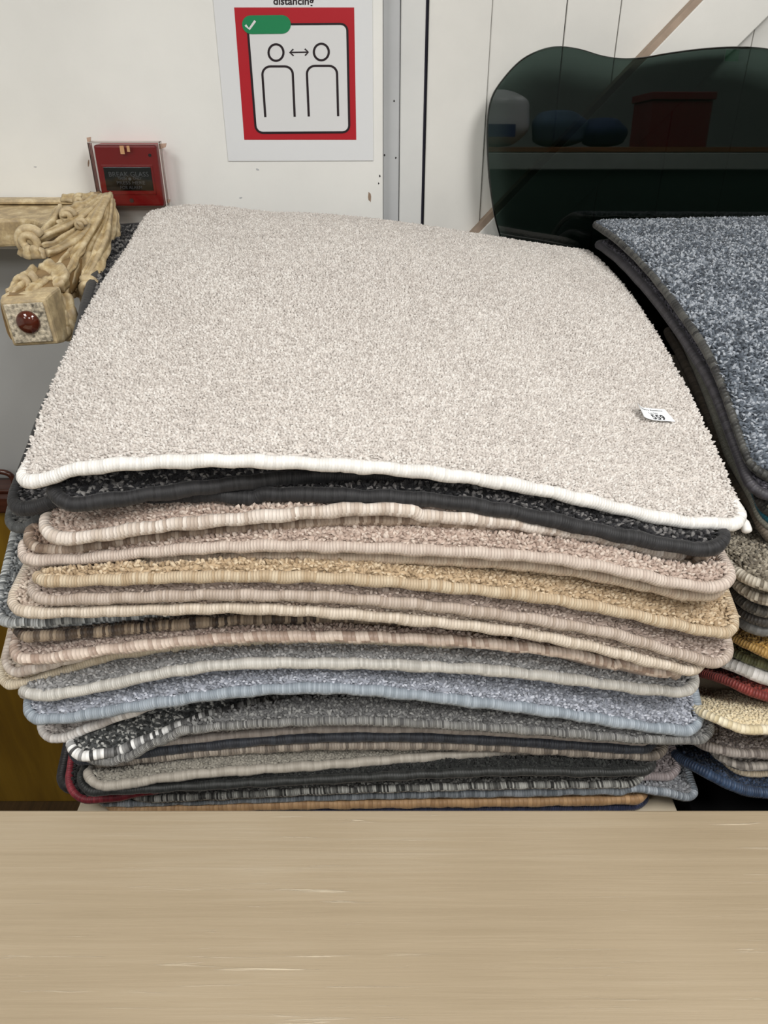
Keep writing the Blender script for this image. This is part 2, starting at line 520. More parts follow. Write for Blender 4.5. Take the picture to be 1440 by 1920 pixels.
def build_mat(S, seed):
    r, hp = S.r, S.hp
    xl, xr, L, s, Yf, xm, rc = S.xl, S.xr, S.L, S.slope, S.Yf, S.xm, S.rc
    def zz(x, d):
        zc = np.interp(x, S.cx, S.cz)
        b = smoothstep(0.0, S.blend, d)
        z = S.zstack(x - s*d, d + 0*x) + (1-b)*(zc - S.zstack(x, 0*x + 0*d))
        return np.minimum(z, S.H.at(x - s*d, Yf + s*(x - xm) + d) - .9*r)
    def loc(x, d, dz=0.0):
        return np.stack([x - s*d, Yf + s*(x - xm) + d, zz(x, d) + dz], -1)
    e = empty('carpet_mat', tuple(loc(np.array((xl+xr)/2), np.array(L/2))))
    tag(e, S.label, 'mat', S.group)
    # --- outline (x,d) clockwise from back left along left side to front ...
    def arc(cx, cy, a0, a1, n=12):
        a = np.linspace(a0, a1, n)
        return np.stack([cx+(rc-r)*np.cos(a), cy+(rc-r)*np.sin(a)], 1)
    I = r
    side = np.linspace(L-rc, rc, 26)[1:-1]
    frn = np.linspace(xl+rc, xr-rc, 150)[1:-1]
    path = np.vstack([
        np.stack([np.full_like(side, xl+I), side], 1),
        arc(xl+rc, rc, math.pi, 1.5*math.pi, 14),
        np.stack([frn, np.full_like(frn, I)], 1),
        arc(xr-rc, rc, 1.5*math.pi, 2*math.pi, 14),
        np.stack([np.full_like(side, xr-I), side[::-1]], 1),
        arc(xr-rc, L-rc, 0, .5*math.pi, 8),
        np.stack([np.linspace(xr-rc, xl+rc, 26)[1:-1], np.full(24, L-I)], 1),
        arc(xl+rc, L-rc, .5*math.pi, math.pi, 8)])
    if S.tuck:      # side and back binding pressed under the overhanging pile
        wt = smoothstep(rc*.7, rc*1.6, path[:, 1])
        path[:, 0] += wt*S.tuck*np.where(path[:, 0] < (xl+xr)/2, 1, -1)
    C = loc(path[:, 0], path[:, 1])
    if S.tuck: C[:, 2] -= wt*S.tuck*.9
    C[:, 2] += .0006*np.sin(path[:, 0]*170+seed) + rng.normal(0, .00018, len(C))
    n = len(C); k = 9
    T = np.roll(C, -1, 0) - np.roll(C, 1, 0); T /= np.linalg.norm(T, axis=1)[:, None]
    U = np.array([0, 0, 1.]); Sd = np.cross(T, U); Sd /= np.linalg.norm(Sd, axis=1)[:, None]
    B = np.cross(Sd, T)
    ang = np.arange(k)*2*np.pi/k
    rad = r*(1+.06*np.sin(np.arange(n)*.37+seed)+rng.normal(0, .025, n))
    ring = C[:, None]+(Sd[:, None]*np.cos(ang)[None, :, None]+B[:, None]*np.sin(ang)[None, :, None]*1.04)*rad[:, None, None]
    V = ring.reshape(-1, 3)
    i = np.arange(n)[:, None]; kk = np.arange(k)[None]
    q = np.stack([i*k+kk, i*k+(kk+1) % k, ((i+1) % n)*k+(kk+1) % k, ((i+1) % n)*k+kk], -1).reshape(-1, 4)
    me = mesh_np('binding', V, quads=q)
    al = np.concatenate([[0], np.cumsum(np.linalg.norm(np.diff(np.vstack([C, C[:1]]), axis=0), axis=1))]) + seed*1.37
    u0 = np.repeat(al[:-1], k).reshape(n, k); u1 = np.repeat(al[1:], k).reshape(n, k)
    v0 = np.tile(np.arange(k)/k, (n, 1)); v1 = v0 + 1.0/k
    uv = np.stack([np.stack([u0, v0], -1), np.stack([u0, v1], -1), np.stack([u1, v1], -1), np.stack([u1, v0], -1)], 2).reshape(-1, 2)
    ul = me.uv_layers.new(name='UVMap')
    ul.data.foreach_set('uv', uv.astype(np.float32).ravel())
    link('binding', me, binding_mat(*S.bind), e)
    # --- pile body
    ins = r*1.35
    insx = ins-S.tuck
    nx = 61
    xs = np.linspace(xl+insx, xr-insx, nx)
    rr_ = rc - ins
    def corner(x):
        t = np.minimum(x-(xl+insx), (xr-insx)-x)
        dx = np.clip(rr_-t, 0, rr_)
        return rr_-np.sqrt(np.clip(rr_**2-dx**2, 0, None))
    td = np.concatenate([[0, .004, .010, .02, .035, .055, .08, .11, .15, .2, .26, .33, .4, .48], np.linspace(.55, 1, 4)*1.0])
    td[:14] = td[:14]
    c0 = ins+corner(xs); c1 = L-ins-corner(xs)
    fr_ = np.where(td[None] <= .48, np.minimum(td[None], .5), 0)
    Dm = np.empty((nx, len(td)))
    for j, t in enumerate(td):
        if j < 14: Dm[:, j] = np.minimum(c0+t, c0+(c1-c0)*.9*(j/14)) if t*1.0 > .3 else c0+t
        else: Dm[:, j] = c0+(c1-c0)*(.86+.14*(j-13)/4)
    Dm = np.sort(Dm, axis=1)
    Xm = np.repeat(xs[:, None], len(td), 1)
    edge = np.minimum.reduce([Dm-c0[:, None], c1[:, None]-Dm, Xm-(xl+insx), (xr-insx)-Xm])
    prof = np.clip(edge/.006, 0, 1)**.5
    th = S.tuft_h
    top = loc(Xm.ravel(), Dm.ravel()).reshape(nx, -1, 3); top[..., 2] += (hp-th*.75)*prof - .001*(1-prof)
    bot = loc(Xm.ravel(), Dm.ravel()).reshape(nx, -1, 3); bot[..., 2] -= r*.8
    nd = len(td)
    V = np.concatenate([top.reshape(-1, 3), bot.reshape(-1, 3)])
    idx = np.arange(nx*nd).reshape(nx, nd); o2 = nx*nd
    a_ = np.stack([idx[:-1, :-1], idx[1:, :-1], idx[1:, 1:], idx[:-1, 1:]], -1).reshape(-1, 4)
    quads = [a_, a_[:, ::-1]+o2]
    bd = np.concatenate([idx[:, 0], idx[-1, 1:], idx[-2::-1, -1], idx[0, -2:0:-1]])
    bn = np.roll(bd, -1)
    quads.append(np.stack([bn, bd, bd+o2, bn+o2], -1))
    quads = np.concatenate(quads)
    # --- tufts where the pile can be seen
    sp = S.sp
    gx, gd = np.meshgrid(np.arange(xl+insx, xr-insx, sp), np.arange(ins, L-ins, sp), indexing='ij')
    gx = gx.ravel()+rng.uniform(-.45, .45, gx.size)*sp; gd = gd.ravel()+rng.uniform(-.45, .45, gd.size)*sp
    gx = np.clip(gx, xl+insx, xr-insx)
    cc = corner(gx)
    ed = np.minimum.reduce([gd-(ins+cc), (L-ins-cc)-gd, gx-(xl+insx), (xr-insx)-gx])
    vis = (gd < S.dvis)
    if S.svis > 0:
        vis |= ((gx-xl < S.svis) & (gd < S.sdep)) if S.sl else False
        vis |= ((xr-gx < S.svis) & (gd < S.sdep)) if S.sr else False
    keep = (ed > 0) & vis
    gx, gd, ed = gx[keep], gd[keep], ed[keep]
    P = loc(gx, gd)
    cov = np.ones(len(gx), bool)         # no tufts where other mats press on the pile well inside their edge
    for ox, oy in ((0, 0), (0, -.025), (0, -.045), (.035, 0), (-.035, 0)):
        cov &= S.H.at(P[:, 0]+ox, P[:, 1]+oy) < P[:, 2]+.023
    gx, gd, ed, P = gx[~cov], gd[~cov], ed[~cov], P[~cov]
    pr = np.clip(ed/.006, 0, 1)**.5; 
    P[:, 2] += (hp-th*.85)*pr-.001
    eps = .004
    nx_ = (zz(gx+eps, gd)-zz(gx-eps, gd))/(2*eps); ny_ = (zz(gx, gd+eps)-zz(gx, np.maximum(gd-eps, 0)))/(2*eps)
    NN = np.stack([-nx_, -ny_, np.ones_like(nx_)], 1)
    out = np.clip(1-ed/.010, 0, 1)*.5      # the outer tufts fan over the edge
    oo = .1 if S.tuck else 1.0
    NN[:, 1] -= out*(gd < .05); NN[:, 0] -= oo*out*(gx-xl < .03); NN[:, 0] += oo*out*(xr-gx < .03)
    NN /= np.linalg.norm(NN, axis=1)[:, None]
    tint = np.clip(.5+S.spread*(rng.uniform(-.5, .5, len(gx))*1.1)+.10*wob(gx, gd, seed)*S.spread, 0, 1)
    TV, TT, tt = tufts(P, NN, th, sp*.78, tint, .55 if S.tuck else .8)
    nb = len(V)
    V = np.concatenate([V, TV]); tr = TT+nb
    me = mesh_np('pile', V, tris=tr, quads=quads)
    at = me.attributes.new('tint', 'FLOAT', 'POINT')
    at.data.foreach_set('value', np.concatenate([np.full(nb, .45), tt]).astype(np.float32))
    link('pile', me, carpet_mat(S.pile), e)
    S.loc, S.zz = loc, zz
    return e

def make_stack(specs, base_z, top_fn, Y_first, t_gap, y_lo, y_hi, xref, group, L0=.60, hp=.0062, r0=.0055, Xl0=None, Xr0=None):
    N = len(specs)
    prevZ = None
    H = Ceiling()
    out = []
    for i, sp in enumerate(specs):
        S = Mat()
        pts = np.array(sp['pts'], float)
        S.label, S.group = sp['label'], group
        S.pile, S.bind = sp['pile'], sp['bind']
        S.r = sp.get('r', r0); S.hp = sp.get('hp', hp); S.L = sp.get('L', L0); S.rc = sp.get('rc', .026)
        S.tuft_h = sp.get('th', .0046); S.sp = sp.get('sp', .0030); S.dvis = sp.get('dvis', .055)
        S.svis = sp.get('svis', 0); S.sdep = sp.get('sdep', .2); S.sl = sp.get('sl', True); S.sr = sp.get('sr', True)
        S.tuck = sp.get('tuck', 0.0); S.spread = sp.get('spread', 1.0); S.blend = sp.get('blend', .16)
        xr_ = sp.get('xref', min(max(xref, pts[0, 0]), pts[-1, 0]))
        yr_ = np.interp(xr_, pts[:, 0], pts[:, 1])
        if 'Y' in sp: Y = sp['Y']
        elif prevZ is None: Y = Y_first
        else:
            zt = prevZ(xr_) - sp.get('t', t_gap)
            Y = float(atZ(xr_, yr_, zt)[1])
            Y = min(max(Y, y_lo), y_hi)
        # rotation: share k of the rise of the edge explained by turning the mat
        k = sp.get('k', 0.0)
        z0 = float(atY(xr_, yr_, Y)[2])
        X_ = atY(xr_, yr_, Y)[0]
        slope = sp.get('slope', 0.0)
        if k:
            Q = atZ(pts[:, 0], pts[:, 1], z0)
            A = np.polyfit(Q[:, 0], Q[:, 1], 1)[0]
            slope += float(np.clip(A*k, -.3, .3))
        S.slope = slope
        dr = ray(pts[:, 0], pts[:, 1])
        tt = (Y - slope*X_)/(dr[:, 1]-slope*dr[:, 0])
        W = np.array([0, 0, CAM_Z])+dr*tt[:, None]
        S.Yf, S.xm = Y - S.r, X_
        yl, yr2 = pts[0, 1]-14, pts[-1, 1]-14
        S.xl = Xl0 if sp.get('xl') is None else float(atY(sp['xl'], yl, Y+slope*(W[0, 0]-X_)+.018)[0])
        S.xr = Xr0 if sp.get('xr') is None else float(atY(sp['xr'], yr2, Y+slope*(W[-1, 0]-X_)+.018)[0])
        xs = np.linspace(S.xl-.02, S.xr+.02, 260)
        zc = np.interp(xs, W[:, 0], W[:, 2])
        w = np.exp(-.5*(np.arange(-24, 25)*(xs[1]-xs[0])/.011)**2); w /= w.sum()
        zc = np.convolve(np.pad(zc, 24, mode='edge'), w, 'valid')
        S.cx, S.cz = xs, zc
        fr = 1-(i+.0)/N
        S.zstack = (lambda x, d, fr=fr: base_z+.008+(top_fn(x, d)-base_z-.008)*fr)
        prevZ = lambda px, pts=pts, Y=Y: float(atY(px, np.interp(px, pts[:, 0], pts[:, 1]), Y)[2])
        S.H = H
        build_mat(S, i*3+N)
        H = H.lay(S)
        out.append(S)
    return out

WHITE = (((226, 224, 220), (246, 244, 240)), .0026, .3, .55, .4)
BLACKB = (((30, 30, 32), (44, 44, 46)), .0022, .2, .35, .6)
def st(a, b, c=None, pitch=.0028, skew=.4, bump=1.0, gloss=.5):
    return ((a, b) if c is None else (a, b, c), pitch, skew, bump, gloss)

MAIN = [
 dict(label='cream grey carpet mat with white binding topmost of the central stack, carrying a lot label', Y=.5845, slope=.0411, L=.605,
      pts=[(60,912),(85,906),(120,888),(200,877),(300,871),(400,868),(500,870),(600,875),(700,881),(800,890),(900,903),(1000,920),(1100,943),(1200,968),(1280,984),(1380,988)],
      xl=42, xr=1392, pile=((190,183,177),(209,203,197),(230,226,221)), bind=WHITE, dvis=2, sp=.0025, th=.0040, hp=.0072, rc=.02, blend=.25, r=.0060, spread=.85, tuck=.004),
 dict(label='charcoal speckled mat with black binding, slipped sideways directly under the cream top mat', slope=.19, xref=200, Y=.574, L=.60,
      pts=[(120,950),(160,950),(230,940),(300,930),(400,917),(480,908),(560,898),(700,896),(900,914),(1100,952),(1200,978),(1300,1000)],
      xl=105, xr=1300, svis=.10, sdep=.7, sr=False, pile=((18,18,20),(44,44,47),(128,126,124)), bind=BLACKB, r=.0066, dvis=.09, spread=1.15),
 dict(label='charcoal speckled mat whose black binding sags towards the right of the central stack', Y=.590, xref=620, L=.60,
      pts=[(30,965),(60,956),(110,942),(200,934),(340,933),(480,930),(600,932),(760,938),(850,946),(960,964),(1050,984),(1150,1006),(1250,1026),(1310,1036),(1350,1032)],
      xl=19, xr=1362, pile=((16,16,18),(40,40,43),(120,118,117)), bind=BLACKB, r=.0066, dvis=.11, svis=.06, sdep=.7, spread=1.15, slope=-.045),
 dict(label='dark grey bound mat showing only a corner left below the black bound mats', Y=.620, xref=100, L=.50,
      pts=[(20,1000),(48,998),(90,962),(140,925),(600,915),(900,930),(1100,960),(1300,1000)],
      xl=14, xr=1300, pile=((60,60,60),(90,90,88),(120,120,116)), bind=st((66,68,68),(86,88,88),bump=.4), dvis=.03, slope=-.05, svis=.03, sr=False),
 dict(label='mink carpet mat with shiny cream binding under the black bound mats', slope=.03, xref=250,
      pts=[(105,1012),(150,1014),(200,1006),(250,997),(330,987),(400,981),(550,968),(700,956),(800,953),(900,960),(1100,1002),(1250,1044)],
      xl=80, xr=1290, pile=((150,130,118),(178,160,148),(204,190,178)), bind=st((206,192,178),(232,222,212),(188,172,158),pitch=.0034), r=.0060, hp=.006),
 dict(label='brown mink mat with tan striped binding just below the cream bound mat', xref=500, Y=.586,
      pts=[(80,1033),(120,1036),(200,1024),(300,1011),(400,1001),(550,987),(700,972),(850,966),(950,970),(1100,1000),(1250,1046),(1300,1056)],
      xl=50, xr=1330, pile=((128,106,92),(152,130,114),(178,158,142)), bind=st((128,108,92),(164,144,126),(200,184,168),pitch=.0034), r=.0052),
 dict(label='pink beige carpet mat spreading broad pile to the right, below the brown striped edge', hp=0.0095, xref=800, Y=.563, slope=-.045,
      pts=[(55,1054),(150,1052),(300,1036),(400,1030),(500,1026),(700,1030),(900,1040),(1000,1046),(1100,1060),(1200,1082),(1290,1102),(1345,1104)],
      xl=35, xr=1372, pile=((156,136,124),(186,168,156),(212,198,186)), bind=st((196,180,168),(214,200,188),pitch=.0028), dvis=.10, svis=.03, r=.0054, sr=True),
 dict(label='narrow beige bound mat squeezed between the pink beige and the golden mat', xref=900, slope=-.04,
      pts=[(120,1070),(300,1055),(500,1046),(700,1047),(900,1056),(1000,1064),(1100,1078),(1200,1100),(1300,1122),(1345,1120)],
      xl=90, xr=1356, pile=((160,138,116),(186,164,142),(208,190,168)), bind=st((190,170,150),(208,192,172),pitch=.0028), r=.0052),
 dict(label='golden beige carpet mat with matching binding in the middle of the central stack', hp=0.0105, xref=600,
      pts=[(80,1094),(200,1090),(400,1083),(600,1085),(700,1091),(900,1109),(1000,1121),(1100,1137),(1200,1158),(1300,1182),(1355,1192)],
      xl=62, xr=1380, pile=((156,134,106),(188,166,136),(214,196,168)), bind=st((192,172,144),(210,194,168),(182,160,130),pitch=.0026), dvis=.09, r=.0054, svis=.03),
 dict(label='taupe carpet mat with ridged taupe binding directly below the golden one', hp=0.0105, xref=600,
      pts=[(80,1128),(200,1124),(400,1117),(600,1120),(800,1137),(1000,1163),(1150,1190),(1250,1222),(1340,1248)],
      xl=58, xr=1368, pile=((140,124,114),(172,156,146),(204,190,180)), bind=st((172,156,142),(198,184,172),pitch=.0028), dvis=.08, r=.0054, svis=.03),
 dict(label='oatmeal carpet mat with cream corded binding lowest of the beige mats', hp=0.0085, xref=500,
      pts=[(45,1150),(100,1151),(300,1145),(450,1142),(600,1149),(750,1162),(900,1177),(1000,1192),(1100,1212),(1200,1238),(1300,1262)],
      xl=20, xr=1320, pile=((166,148,134),(192,176,162),(216,204,190)), bind=st((196,182,164),(220,208,192),pitch=.003), dvis=.07, r=.0054, svis=.04, sr=False),
 dict(label='salt and pepper grey mat turned outwards, jutting left of the beige mats', xref=60, Y=.580, L=.42,
      pts=[(18,1170),(60,1172),(120,1167),(200,1162),(330,1154),(450,1146),(600,1136)],
      xl=0, xr=1180, pile=((84,88,90),(128,132,134),(176,178,178)), bind=st((90,94,96),(206,210,210),pitch=.0024,skew=1.5), dvis=.03, svis=.12, sdep=.5, r=.005, sr=False, slope=.16),
 dict(label='dark brown mat with black and cream striped binding in the shade under the oatmeal mat', slope=.04, xref=200,
      pts=[(45,1196),(100,1194),(150,1190),(300,1176),(450,1165),(600,1161),(800,1172),(1000,1198),(1200,1250)],
      xl=28, xr=1270, pile=((60,52,46),(92,82,74),(120,108,98)), bind=st((84,70,58),(176,158,136),(60,50,44),pitch=.003), r=.0054),
 dict(label='mink mat with glossy twisted pinkish binding above the silver bound grey mat', hp=0.0075, xref=400,
      pts=[(45,1240),(100,1236),(200,1220),(350,1204),(500,1195),(700,1196),(850,1203),(1000,1217),(1150,1240),(1250,1262)],
      xl=24, xr=1280, pile=((134,116,108),(160,144,134),(186,172,162)), bind=st((168,146,132),(220,204,190),pitch=.0042,skew=2.0,gloss=.35), r=.0056, dvis=.05),
 dict(label='mink mat with a striped corner curling out left below the twisted pinkish binding', Y=.592, xref=200,
      pts=[(35,1264),(80,1252),(200,1218),(350,1199),(600,1190),(880,1200)],
      xl=10, xr=900, pile=((150,136,124),(178,166,152),(200,190,178)), bind=st((176,160,148),(220,210,200),pitch=.004), r=.005, dvis=.03, svis=.03, sr=False),
 dict(label='fluffy cream mat showing only its left corner beside the silver bound grey mat', Y=.596, xref=200,
      pts=[(30,1288),(80,1272),(200,1232),(350,1210),(600,1199),(860,1208)],
      xl=2, xr=880, pile=((176,160,136),(204,190,166),(222,212,190)), bind=st((196,182,158),(214,202,180)), r=.005, dvis=.03, svis=.03, sr=False),
 dict(label='light grey mat with silver satin binding in the lower half of the central stack', hp=0.0105, xref=600, Y=.576,
      pts=[(60,1304),(100,1306),(200,1287),(300,1264),(400,1249),(500,1244),(700,1246),(900,1256),(1000,1266),(1100,1279),(1200,1293),(1285,1300)],
      xl=36, xr=1306, pile=((118,118,118),(150,150,150),(186,186,186)), bind=st((176,174,168),(206,204,198),pitch=.0024,skew=1.2,bump=.5,gloss=.38), r=.0058, dvis=.09, svis=.03),
 dict(label='blue grey mat with steel blue binding directly under the silver bound one', hp=0.0105, xref=600, Y=.572,
      pts=[(80,1350),(120,1350),(250,1327),(400,1304),(500,1294),(600,1291),(700,1296),(850,1313),(1000,1331),(1100,1346),(1200,1363),(1275,1372)],
      xl=50, xr=1314, pile=((118,122,130),(154,158,168),(200,204,214)), bind=st((130,140,150),(160,170,180),pitch=.0024,skew=.8,bump=.6), r=.0058, dvis=.09, svis=.03),
 dict(label='grey mat with white dashed binding poking out left under the blue grey mat', Y=.588, xref=150, slope=.04,
      pts=[(100,1388),(125,1386),(160,1368),(300,1318),(450,1296),(600,1284),(900,1304),(1200,1350)],
      xl=78, xr=1270, pile=((126,120,116),(156,150,146),(186,180,176)), bind=st((226,222,218),(168,162,158),(236,234,232),pitch=.0042,skew=0), r=.005, dvis=.04),
 dict(label='dark salt and pepper mat with black and white striped binding pulled askew at the left', k=1.0, xref=250, Y=.578, L=.36,
      pts=[(180,1416),(225,1412),(300,1378),(400,1340),(500,1317),(600,1304),(800,1292)],
      xl=144, xr=1100, pile=((34,36,36),(74,76,76),(176,176,172)), bind=((( 58,58,58),(120,120,120),(226,226,224),(242,242,240)),.0034,0,.9,.5), r=.0054, dvis=.13, spread=1.15, hp=.005, svis=.16, sdep=.4, sr=False),
 dict(label='mid grey mat with tight braided edge reaching furthest right under the blue grey mat', hp=0.0085, xref=700, Y=.568,
      pts=[(170,1400),(300,1376),(450,1360),(600,1353),(700,1353),(850,1361),(1000,1371),(1100,1379),(1200,1388),(1295,1388)],
      xl=140, xr=1334, pile=((76,76,76),(104,104,104),(140,140,138)), bind=st((108,108,106),(150,150,148),(84,84,84),pitch=.0018,skew=1.5), r=.0046, dvis=.07, svis=.04, sdep=.3, sl=False),
 dict(label='thin taupe edged mat beneath the braided mid grey mat', Y=.590, xref=450,
      pts=[(180,1412),(300,1394),(450,1378),(600,1367),(800,1368),(1000,1378),(1200,1392)],
      xl=150, xr=1230, pile=((120,112,106),(140,132,126),(160,152,146)), bind=st((138,130,124),(160,152,146),bump=.5), r=.0045, dvis=.02),
 dict(label='navy black mat forming a dark line through the lower stack', xref=700, Y=.586,
      pts=[(160,1420),(300,1404),(480,1388),(700,1380),(900,1383),(1100,1388),(1210,1390)],
      xl=130, xr=1232, pile=((22,24,28),(36,39,46),(54,58,66)), bind=st((34,37,44),(50,54,62),bump=.5), r=.0055, dvis=.03),
 dict(label='grey brown mat with streaked binding right under the navy black one', xref=900,
      pts=[(200,1432),(400,1410),(600,1398),(800,1398),(900,1401),(1000,1406),(1100,1413),(1225,1420)],
      xl=170, xr=1250, pile=((84,76,70),(112,104,97),(138,130,122)), bind=st((120,110,100),(158,148,136),(96,88,80),pitch=.003), r=.005, dvis=.04),
 dict(label='plain greige mat with soft rounded corner bottom left of the stack', slope=.078, xref=300, Y=.562, L=.55,
      pts=[(185,1472),(220,1476),(260,1466),(330,1456),(400,1449),(600,1436),(750,1424),(900,1413),(1000,1408),(1150,1402)],
      xl=164, xr=1180, pile=((112,108,100),(130,126,117),(146,142,132)), bind=st((142,136,126),(160,154,144),bump=.35), r=.0052, dvis=.12, svis=.03, th=.004, sp=.003, spread=.8),
 dict(label='flat black mat with black binding under the greige one', xref=900, slope=.012, Y=.566,
      pts=[(190,1484),(300,1478),(500,1467),(700,1457),(900,1448),(1000,1446),(1100,1449),(1205,1447)],
      xl=150, xr=1230, pile=((16,17,17),(28,30,29),(44,46,44)), bind=st((26,28,27),(40,42,41),bump=.4), r=.005, dvis=.08, th=.004),
 dict(label='black mat edged with a dark red cord at the bottom left', Y=.575, xref=200, slope=.07,
      pts=[(160,1501),(200,1499),(260,1488),(350,1470),(450,1452),(600,1438),(900,1430),(1150,1434)],
      xl=128, xr=1190, pile=((20,20,20),(34,34,34),(50,50,50)), bind=st((110,34,44),(138,48,58),pitch=.0022,bump=.3), r=.0045, rc=.036, dvis=.05, svis=.05, sdep=.3, th=.004),
 dict(label='thick black rubbery mat peeping out left of the red corded one', Y=.600, xref=200, L=.52,
      pts=[(140,1478),(200,1470),(300,1455),(600,1437),(1000,1432),(1170,1434)],
      xl=112, xr=1160, pile=((22,20,22),(30,28,30),(44,42,44)), bind=st((24,22,24),(36,34,36),bump=.2), r=.0075, dvis=.02, svis=.03),
 dict(label='dark speckled mat with white flecked braid near the bottom of the stack', xref=900, Y=.578,
      pts=[(300,1498),(450,1491),(600,1483),(800,1477),(1000,1472),(1100,1472),(1180,1470)],
      xl=240, xr=1208, pile=((50,50,48),(78,78,76),(130,130,126)), bind=st((70,70,68),(190,190,184),(50,50,48),pitch=.0020,skew=1.5), r=.0042, dvis=.04),
 dict(label='mauve grey mat standing out right at the bottom of the stack', Y=.600, xref=900, L=.54,
      pts=[(300,1470),(600,1461),(900,1459),(1240,1456)],
      xl=240, xr=1274, pile=((112,104,104),(134,126,126),(156,148,148)), bind=st((140,128,128),(160,150,150)), r=.005, dvis=.03, svis=.06, sl=False),
 dict(label='grey mat with pale blue grey binding flaring out at the lower right corner', xref=800, Y=.5865,
      pts=[(210,1506),(400,1501),(600,1494),(800,1489),(1000,1486),(1150,1481),(1200,1478),(1240,1484),(1285,1496)],
      xl=190, xr=1300, pile=((96,98,102),(124,126,130),(154,156,160)), bind=st((112,120,128),(168,176,184),pitch=.003), r=.0048, rc=.016, dvis=.07, svis=.05, sdep=.15, sl=False),
 dict(label='tan mat with ribbed tan binding at the very bottom of the stack', xref=800, Y=.585,
      pts=[(230,1513),(500,1509),(800,1505),(1000,1503),(1190,1499)],
      xl=196, xr=1214, pile=((150,120,84),(172,140,102),(192,162,124)), bind=st((158,124,88),(186,150,110),pitch=.005,skew=0), r=.0056, dvis=.03),
 dict(label='navy blue mat just showing beneath the tan one at the bottom right', Y=.588, xref=1100,
      pts=[(300,1517),(700,1515),(1000,1514),(1190,1512)],
      xl=260, xr=1214, pile=((26,32,54),(38,46,74),(54,62,92)), bind=st((32,40,66),(46,54,84)), r=.005, dvis=.03),
]
BASE_Z = .753
main = make_stack(MAIN, BASE_Z, top_surface, .5845, .0133, .556, .604, 620, 'carpet mats in the central stack', r0=.0050, hp=.0064)

def top_right(x, d):
    return 1.172 + .26*(d/.6) - .150*(d/.6)**2 + 0*x

